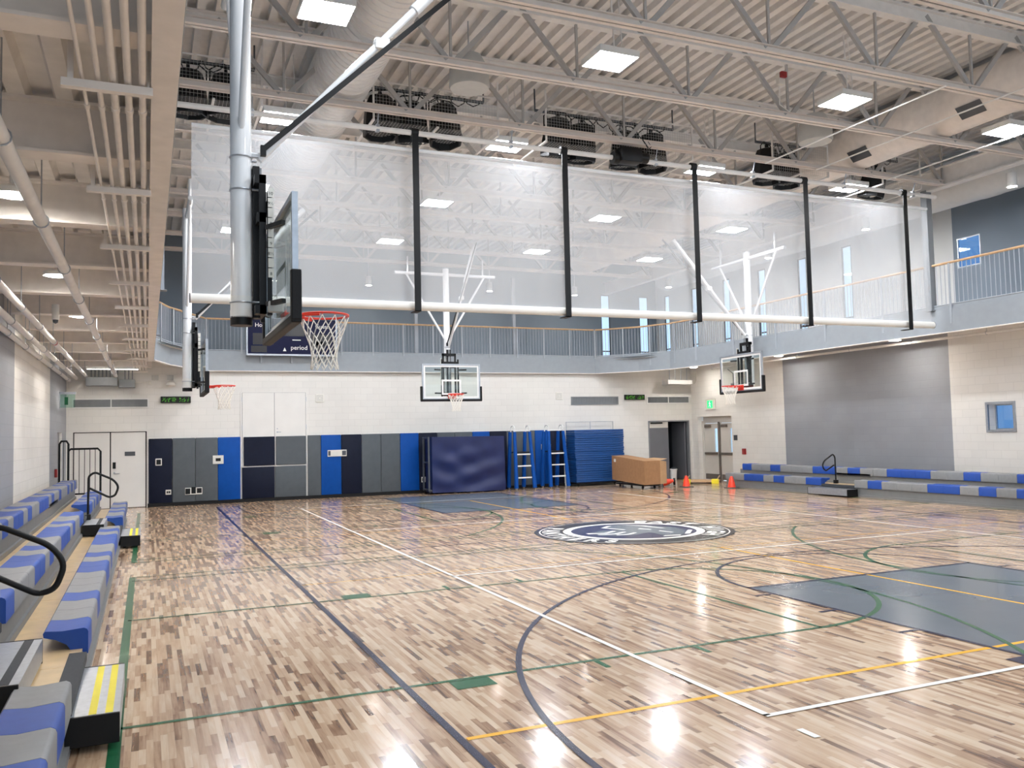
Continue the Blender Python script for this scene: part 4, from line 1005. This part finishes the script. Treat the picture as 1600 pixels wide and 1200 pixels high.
    for i in range(n):
        a = 2*PI*(i+.5)/n; b = 2*PI*(i+1)/n
        q.tube([(cx+.125*math.cos(a),.125*math.sin(a),2.575),(cx+.13*math.cos((a+b)/2),.13*math.sin((a+b)/2),2.535),(cx+.125*math.cos(b),.125*math.sin(b),2.57)],.006,5)
    q.build('net', M['net'], t, True)
    # height scale tape on the side of the adjuster
    q = MB()
    for i in range(9):
        q.box(.205,.255,-.288,-.283,3.34+i*.092,3.34+i*.092+.083)
    sc = q.build('height_scale', M['plate'], t)
    if detail:
        q = MB()
        for i in range(9): text_on(q,['8','','8½','9','','9','','9½','10'][i],.04,(.23,-.2895,3.36+i*.092),(1,0,0),(0,0,1))
        q.build('scale_numbers', M['black'], sc)
        q = MB(); q.rbox(.2,.33,-.34,-.27,3.02,3.12,.01); tag(q.build('lock_housing', M['ltgrey'], t), 'pale lock housing under the board')
    t.location = loc; t.rotation_euler = (0,0,rz)
    return t
hoop('basketball hoop nearest the camera on a thick white mast, seen from behind its glass board', (.8,8.1,0), 0, True)
hoop('basketball hoop at the far left, side on, below the left curtain end', (.8,19.47,0), 0)
hoop('basketball hoop on the right facing left, in front of the right balcony', (15.84,19.47,0), PI)
hoop('basketball hoop facing the camera at the middle of the far wall', (8.35,24.25,0), -PI/2)

# ---------------------------------------------------------------- bleachers
def seat_profile(sgn, xf, zt, d=.3, hgt=.2):
    P = [(0,-hgt),(0,-.03),(-.008,-.012),(-.03,0),(-d*.6,-.012),(-d,-.002),(-d-.015,-.02),(-d-.01,-.05),(-d*.75,-.075),(-d*.5,-.12),(-.1,-hgt)]
    return [(xf+sgn*x, zt+z) for x, z in P]
SEATME = {}
def bleacher(lab, sgn, rows, y0, y1, aisles, colours, pieces):
    """sgn=+1: front edge faces +X (left bank); -1: mirrored"""
    t = thing('bleacher_bank', lab, 'bleachers', ((rows[0][0]),(y0+y1)/2,0))
    L0 = Vector(t.location)
    for r, (xf, zt) in enumerate(rows):
        # seats
        for (a, b, c) in colours[r]:
            n = max(1, round((b-a)/.46)); st = (b-a)/n
            for k in range(n):
                q = MB(); q.prism_y(seat_profile(sgn,xf,zt),a+k*st+.003,a+(k+1)*st-.003)
                q.build('seat', M['seat_'+c], t, True)
        xin = xf-sgn*.24
        zd = zt-.16
        # riser below the seats (interrupted at aisles for the front row)
        q = MB(); xr = xf-sgn*.035; zl = 0 if r == 0 else rows[r-1][1]-.16
        segs = [(y0,y1)] 
        for (a, b) in segs:
            q.box(min(xr,xr-sgn*.02),max(xr,xr-sgn*.02),a,b,zl+.0,zt-.185)
            q.box(min(xr,xr+sgn*.03),max(xr,xr+sgn*.03),a,b,zl,zl+.06)
        q.build('riser', M['riser'], t)
        # deck behind the seats up to the next riser
        xb = rows[r+1][0]-sgn*.02 if r+1 < len(rows) else xf-sgn*.53
        q = MB(); yy = y0
        while yy < y1-.01:
            ye = min(yy+1.0,y1); x0, x1 = sorted((xf-sgn*.04,xb)); q.box(x0,x1,yy+.004,ye-.004,zd-.03,zd); yy = ye
        q.build('deck', M['plywood'], t)
        # aisle nosing
        for (a, b) in aisles:
            q = MB(); x0, x1 = sorted((xf-sgn*.02,xf-sgn*.12)); q.box(x0,x1,a,b,zd,zd+.006); x0, x1 = sorted((xf-sgn*.02,xf+sgn*.0)); q.box(x0,x1,a,b,zd-.06,zd+.005); q.build('aisle_nosing', M['darkstrip'], t)
    # end panel
    q = MB()
    for r, (xf, zt) in enumerate(rows):
        x0, x1 = sorted((xf-sgn*.05,xf-sgn*.53))
        for ye in (y1,): q.box(x0,x1,ye-.03,ye-.002,0 if r == 0 else rows[r-1][1]-.19,zt-.2)
    q.build('end_panel', M['riser'], t)
    return t
def aisle_step(t, sgn, xf, depth, ztop, a, b, stripes, lab):
    x0, x1 = sorted((xf,xf+sgn*depth))
    q = MB(); q.box(x0,x1,a+.02,b-.02,ztop-.02,ztop); q.box(*(sorted((xf+sgn*(depth-.015),xf+sgn*depth))),a+.02,b-.02,ztop-.16,ztop-.02)
    st = tag(q.build('aisle_step', M['silver'], t), lab)
    for yy in (a,b-.015):
        q = MB(); q.rbox(x0,x1,yy-.005,yy+.02,ztop-.18,ztop+.002,.004,1); q.build('end_cap', M['black'], st)
    if stripes == 'yellow':
        for u in (.5,.8):
            q = MB(); m = xf+sgn*depth*u; q.box(m-.022,m+.022,a+.03,b-.03,ztop,ztop+.002); q.build('yellow_stripe', M['yellow'], st)
    else:
        q = MB(); m = xf+sgn*depth*.72; q.box(m-.03,m+.03,a+.03,b-.03,ztop,ztop+.002); q.build('grip_stripe', M['darkstrip'], st)
    return st
def handrail(t, X, y, pts, z0, r=.02, lab='black looped aisle handrail'):
    P = [Vector((x,y,z)) for x,z in pts]
    # round the corners
    out = [P[0]]
    for i in range(1,len(P)-1):
        a, b, c = P[i-1], P[i], P[i+1]; ra = min(.09,(b-a).length*.45,(c-b).length*.45)
        s = b+(a-b).normalized()*ra; e = b+(c-b).normalized()*ra
        for k in range(6):
            u = k/5; out.append(s*(1-u)**2+b*2*u*(1-u)+e*u*u)
    out.append(P[-1])
    q = MB(); q.tube(out,r,12); q.rbox(pts[0][0]-.05,pts[0][0]+.05,y-.05,y+.05,z0,z0+.1,.01); tag(q.build('handrail', M['black'], t, True), lab)
B, G_ = 'blue', 'grey'
def seq(y, pat):
    out = []
    for c, n in pat: out.append((y,y+.46*n,c)); y += .46*n
    return out
A1, A2 = (5.95,7.4), (16.5,18.0)
row1 = seq(2.89,[(B,1),(G_,1),(B,1),(G_,1),(B,1),(G_,1)])
row1 = [(a+.3,b+.3,c) for a,b,c in row1]      # ends at 5.95
r1 = seq(7.55,[(B,1),(G_,2),(B,1),(G_,3),(B,2),(G_,1),(B,1),(G_,2),(B,3),(G_,1),(B,1),(G_,1)])
r1b = seq(18.05,[(B,1),(G_,2),(B,1),(G_,1),(B,1),(G_,2),(B,1),(G_,1)])
r2 = seq(7.6,[(B,1),(G_,3),(B,2),(G_,1),(B,1),(G_,2),(B,3),(G_,1),(B,1),(G_,2),(B,2)])
r2b = seq(18.05,[(B,2),(G_,1),(B,1),(G_,1),(B,2),(G_,1),(B,2)])
r3 = seq(10.4,[(G_,2),(B,1),(G_,1),(B,2),(G_,1),(B,1),(G_,2),(B,3),(G_,1),(B,1),(G_,2),(B,1),(G_,3),(B,1),(G_,1),(B,1),(G_,1),(B,1),(G_,1)])
bl = bleacher('left bank of retractable bleachers with blue and grey seats', 1, [(-.42,.44),(-.99,.72),(-1.52,1.0)], 3.0, 22.6, [A1,A2], [row1+r1+r1b, r2+r2b, r3], None)
aisle_step(bl,1,-.46,.31,.22,5.9,7.17,'yellow','aluminium front step with two yellow stripes, near aisle')
aisle_step(bl,1,-.42,.32,.22,16.55,17.95,'yellow','aluminium front step with two yellow stripes, far aisle')
aisle_step(bl,1,-1.0,.3,.46,5.9,7.2,'dark','grey intermediate step, near aisle'); aisle_step(bl,1,-1.0,.33,.48,16.2,17.5,'dark','grey intermediate step, far aisle')
HR = [(-.98,.48),(-.97,1.27),(-.87,1.34),(-.56,1.19),(-.47,1.06),(-.53,.9),(-.63,.87),(-.95,1.05)]
handrail(bl,0,17.3,HR,.48,lab='black looped handrail at the far aisle'); handrail(bl,0,6.5,[(x-.03,z+.02) for x,z in HR],.46,lab='black looped handrail at the near aisle')
q = MB()                                    # guard at the far end
q.tube([(-1.9,22.75,.6),(-1.9,22.75,1.85),(-1.86,22.75,1.92),(-1.75,22.75,1.92),(-1.71,22.75,1.85),(-1.71,22.75,.6)],.025,10)
q.tube([(-1.71,22.75,1.68),(-1.66,22.75,1.73),(-1.08,22.75,1.73),(-1.02,22.75,1.66),(-1.02,22.75,.6)],.025,10); q.tube([(-1.71,22.75,.66),(-1.02,22.75,.66)],.02,8)
for i in range(5): q.cyl((-1.71+.115*(i+1),22.75,.66),(-1.71+.115*(i+1),22.75,1.72),.008,6)
q.cyl((-1.81,22.75,.6),(-1.81,22.75,1.9),.008,6)
tag(q.build('end_guard', M['black'], bl, True), 'black tubular guard with bars at the far end')
yb_r2 = [22.26,21.81,20.93,20.48,19.12,18.2,17.79,17.35,16.45,15.11,14.2,13.75,12.86,12.4,11.5]
yb_r1 = [22.41,21.49,20.59,20.14,19.68,18.8,18.2,17.01,16.56,16.11,14.74,13.86,13.38,12.95,12.48,12.0,11.1]
c2 = [B,G_,B,G_,B,G_,B,G_,B,G_,B,G_,B,G_]; c1 = [G_,B,G_,B,G_,B,None,G_,B,G_,B,G_,B,G_,B,G_]
col2 = [(yb_r2[i+1],yb_r2[i],c2[i]) for i in range(len(c2))]; col1 = [(yb_r1[i+1],yb_r1[i],c1[i]) for i in range(len(c1)) if c1[i]]
br = bleacher('right bank of retractable bleachers against the grey wall panel', -1, [(17.06,.44),(17.62,.72)], 11.1, 22.41, [(17.01,18.2)], [col1, col2], None)
aisle_step(br,-1,17.06,.36,.2,16.9,18.35,'dark','aluminium front step of the right bleachers')
handrail(br,0,17.85,[(17.25,.3),(17.25,1.02),(17.18,1.1),(16.87,.93),(16.8,.82),(16.84,.7),(16.92,.66),(17.2,.8)],.3,lab='black looped handrail of the right bleachers')

# ---------------------------------------------------------------- mat cart, referee stands, folded mats, box, cones ...
t = thing('mat_cart', 'wide mat cart under a wrinkled navy cover against the far wall', 'mat cart', (9.4,25.8,0))
q = MB(); nx, nz = 60, 44; x0, x1, z0, z1 = 8.22, 10.68, .05, 1.8; vs = []
def dr(u, v):
    s = 0
    for k, (cx, amp, ph) in enumerate(((.25,.03,0),(.55,.035,1.3),(.85,.02,2.2))):
        rr = math.hypot((u-cx)*1.5, (1-v)*1.1); s += amp*math.sin(rr*16+ph+k)*math.exp(-3*abs(u-cx))*min(1,(1-v)*2.2)
    return s+.03*math.sin(u*PI)*(1-v)
for j in range(nz+1):
    for i in range(nx+1):
        u, v = i/nx, j/nz; vs.append((x0+(x1-x0)*u+.03*(1-v)*(u-.2),25.5-dr(u,v),z0+(z1-z0)*v-.02*u))
fs = [(j*(nx+1)+i,j*(nx+1)+i+1,(j+1)*(nx+1)+i+1,(j+1)*(nx+1)+i) for j in range(nz) for i in range(nx)]
q.add(vs,fs); q.quad((x0,25.5,z1),(x1,25.5,z1-.02),(x1,26.2,z1-.02),(x0,26.2,z1)); q.quad((x0,25.5,z0),(x0,26.2,z0),(x0,26.2,z1),(x0,25.5,z1)); q.quad((x1+.02,25.5,z0),(x1+.02,26.2,z0),(x1,26.2,z1-.02),(x1,25.5,z1-.02))
q.build('cover', M['covernavy'], t, True)
q = MB()
for y in (25.56,26.12): q.bar((8.13,y,.1),(8.13,y,1.8),.05,.05)
for z in (.15,1.0,1.77): q.bar((8.13,25.56,z),(8.13,26.12,z),.04,.04)
for y in (25.58,26.12): q.bar((8.13,y,.12),(10.6,y,.12),.05,.05)
q.build('cart_frame', M['dgrey'], t)
for x, y in ((8.15,25.6),(8.15,26.1),(10.55,25.6),(10.55,26.1)):
    q = MB(); q.cyl((x-.02,y,.05),(x+.02,y,.05),.05,14); q.build('caster', M['black'], t)
def stand(lab, ox):
    t = thing('referee_stand', lab, 'referee stand', (ox,25.6,0), 'blue padded referee stands')
    for s, x in ((-1,ox-.27),(1,ox+.27)):
        q = MB(); q.tube([(x+s*.06,25.42,.06),(x,25.62,1.9)],[.07,.055],12); q.build('front_pad', M['pad_blue'], t, True)
        q = MB(); q.tube([(x-.04,26.1,.06),(x-.02,25.95,1.9)],[.07,.06],12); q.build('rear_pad', M['pad_blue'], t, True)
        q = MB(); q.tube([(x,25.62,1.9),(x,25.62,2.03),(x,25.7,2.1),(x,25.85,2.1),(x,25.93,2.03),(x,25.93,1.9)],.018,8); q.build('handle_loop', M['white'], t, True)
        q = MB(); q.cyl((x+s*.06-.02,25.42,.04),(x+s*.06+.02,25.42,.04),.045,12); q.build('caster', M['mgrey'], t)
        q = MB(); q.cyl((x-.06,26.1,.04),(x-.02,26.1,.04),.045,12); q.build('caster', M['mgrey'], t)
    for z in (.4,.78,1.16):
        y = 25.42+.2*(z/1.9); q = MB(); q.box(ox-.24,ox+.24,y-.03,y+.05,z-.02,z+.02); q.build('step', M['white'], t)
    q = MB(); q.cyl((ox-.27,25.7,1.93),(ox+.27,25.7,1.93),.022,10); q.build('cross_bar', M['white'], t, True)
    q = MB(); q.box(ox-.24,ox+.24,25.58,26.0,1.2,1.24); q.build('platform', M['black'], t)
stand('blue padded referee stand with white steps beside the mat cart', 11.38); stand('blue padded referee stand with white steps beside the folded mats', 12.62)
t = thing('mat_trolley', 'black based trolley with wire handle under the folded blue mats', 'trolley', (14.3,26.0,0))
q = MB(); q.box(13.36,15.3,25.62,26.32,.08,.13); q.build('base', M['black'], t)
q = MB()
q.tube([(13.38,26.33,.13),(13.38,26.33,2.2),(15.24,26.33,2.2),(15.24,26.33,.13)],.012,6); q.cyl((14.32,26.33,1.95),(14.32,26.33,2.2),.01,6); q.build('handle_frame', M['silver'], t)
for x, y in ((13.45,25.7),(15.2,25.7),(13.45,26.25),(15.2,26.25)):
    q = MB(); q.cyl((x-.02,y,.04),(x+.02,y,.04),.04,12); q.build('caster', M['black'], t)
N = 24; zz = .132; hh = (1.92-.132)/N; pm = None; rr = random.Random(5)
for i in range(N):
    dx = rr.uniform(-.012,.012)+(.03 if i < 11 else 0); dy = rr.uniform(-.012,.012); z = zz+i*hh
    lab = 'folded blue gym mat, '+('bottom of the stack' if i == 0 else 'top of the stack' if i == N-1 else 'number %d counting up the stack on the trolley' % (i+1))
    if pm is None:
        q = MB(); q.rbox(13.34,15.26,25.64,26.3,z+.002,z+hh-.002,.014); pm = q.build('folded_mat', M['matblue'], None, True, origin=(14.3,25.97,z)); o = pm
    else:
        o = pm.copy(); COL.objects.link(o)
    o.location = (14.3+dx,25.97+dy,z); tag(o, lab, 'gym mat', 'folded blue mats on the trolley')
# cardboard box on a dolly
t = thing('cardboard_box', 'large open brown cardboard box in front of the storage room doors', 'box', (14.37,22.95,.14), rz=0)
C = Vector((14.37,22.955,.14)); d1 = Vector((.02,2.05,.09)); d2 = Vector((.62,.05,0))
q = MB(); hz = Vector((0,0,.75)); hz2 = Vector((0,0,.8))
P = [C,C+d2,C+d1+d2,C+d1]
T = [C+hz,C+d2+hz,C+d1+d2+hz2,C+d1+hz2]
q.add(P+T,[(0,3,2,1),(4,5,6,7),(0,1,5,4),(2,3,7,6),(3,0,4,7)]); q.build('carton', M['card'], t)
q = MB(); e = C+d2; fo = d2.normalized()*.28
q.add([e,e+d1*.0+fo*.9+Vector((0,0,.02)),e+fo*.9+hz*.95,e+hz],[(0,1,2,3)]); q.add([e+d1*.5+hz*.98,e+hz,e+fo*1.1+Vector((0,0,.8)),e+d1*.4+fo*1.1+Vector((0,0,.78))],[(0,1,2,3)]); q.build('open_flap', M['cardin'], t)
q = MB(); n1 = d1.normalized(); a = C+d1*.93+hz2*.88; nn = Vector((-n1.y,n1.x,0))*.006
q.add([a+nn,a+nn-n1*.14,a+nn-n1*.14-Vector((0,0,.1)),a+nn-Vector((0,0,.1))],[(0,1,2,3)]); q.build('paper_label', M['plate'], t)
t = thing('platform_dolly', 'low black dolly carrying the cardboard box', 'dolly', (14.7,23.95,0))
q = MB(); q.T = Matrix.Translation((14.7,23.95,0)) @ Matrix.Rotation(PI/2,4,'Z'); q.box(-.85,.85,-.3,.3,.09,.135)
for x in (-.7,.7):
    for y in (-.22,.22): q.cyl((x,y-.02,.045),(x,y+.02,.045),.045,12)
q.build('deck', M['black'], t)
def cone(lab, x, y, fallen=None):
    t = thing('traffic_cone', lab, 'cone', (x,y,0), 'small orange cones')
    R = Matrix.Translation((x,y,0)) if fallen is None else Matrix.Translation((x,y,.12)) @ Matrix.Rotation(fallen,4,'Z') @ Matrix.Rotation(1.35,4,'X')
    q = MB(); q.T = R; q.lathe((0,0,0),[(.14,.025),(.12,.03),(.105,.12),(.075,.26),(.04,.36),(.028,.365),(0,.365)],24); q.build('cone_body', M['cone'], t, True)
    q = MB(); q.T = R; q.rbox(-.17,.17,-.17,.17,.0,.026,.008); q.build('cone_base', M['dgrey'], t)
cone('orange cone standing alone in front of the exit doors, nearest the right bleachers',16.78,21.75); cone('orange cone standing beside the yellow cornered board',16.0,23.05); cone('fallen orange cone lying by the hand truck',15.55,23.75,.9)
t = thing('hand_truck', 'hand truck with red wheels lying on the floor beside the cardboard box', 'hand truck', (15.9,24.1,0))
q = MB(); a, b = Vector((15.95,24.1,.1)), Vector((16.7,25.6,.12)); sd = Vector((.12,-.08,0))
q.tube([a-sd,b-sd],.018,8); q.tube([a+sd,b+sd],.018,8)
for u in (.2,.4,.6,.8): q.tube([a+(b-a)*u-sd,a+(b-a)*u+sd],.012,6)
q.build('frame', M['mgrey'], t, True)
for s in (-1,1):
    c = a+sd*1.7*s+Vector((0,0,.03)); q = MB(); q.cyl(c-sd*.25,c+sd*.25,.12,18); w_ = q.build('wheel', M['black'], t, True)
    q = MB(); q.cyl(c-sd*.28,c+sd*.28,.07,16); q.build('hub', M['cone'], w_, True)
t = thing('floor_ramp', 'beige entry board with yellow corners lying before the exit doors', 'floor board', (17.3,24.2,0))
q = MB(); q.T = Matrix.Translation((17.55,24.35,0)) @ Matrix.Rotation(-.72,4,'Z'); q.box(-.55,.55,-.4,.9,.05,.075); q.build('board', M['cardin'], t)
for s in (-1,1):
    q = MB(); q.T = Matrix.Translation((17.55,24.35,0)) @ Matrix.Rotation(-.72,4,'Z'); q.rbox(s*.47-.12,s*.47+.12,-.5,-.28,.0,.16,.02); q.build('corner_block', M['yellow'], t)
    q = MB(); q.T = Matrix.Translation((17.55,24.35,0)) @ Matrix.Rotation(-.72,4,'Z'); q.bar((s*.52,-.3,.13),(s*.52,.9,.2),.03,.03); q.build('side_rail', M['wood'], t)
t = thing('bucket', 'white plastic bucket in the dark storage doorway', 'bucket', (17.9,26.62,0))
q = MB(); q.lathe((17.9,26.62,0),[(.12,0),(.13,.02),(.15,.36),(.165,.37),(.165,.4),(.145,.4),(.13,.05),(0,.04)],24); q.build('pail', M['white'], t, True)
q = MB(); q.tube([(17.9+.15*math.cos(a*PI/8),26.62-.05,.36+.1*math.sin(a*PI/8)) for a in range(9)],.006,6); q.build('handle', M['silver'], t)
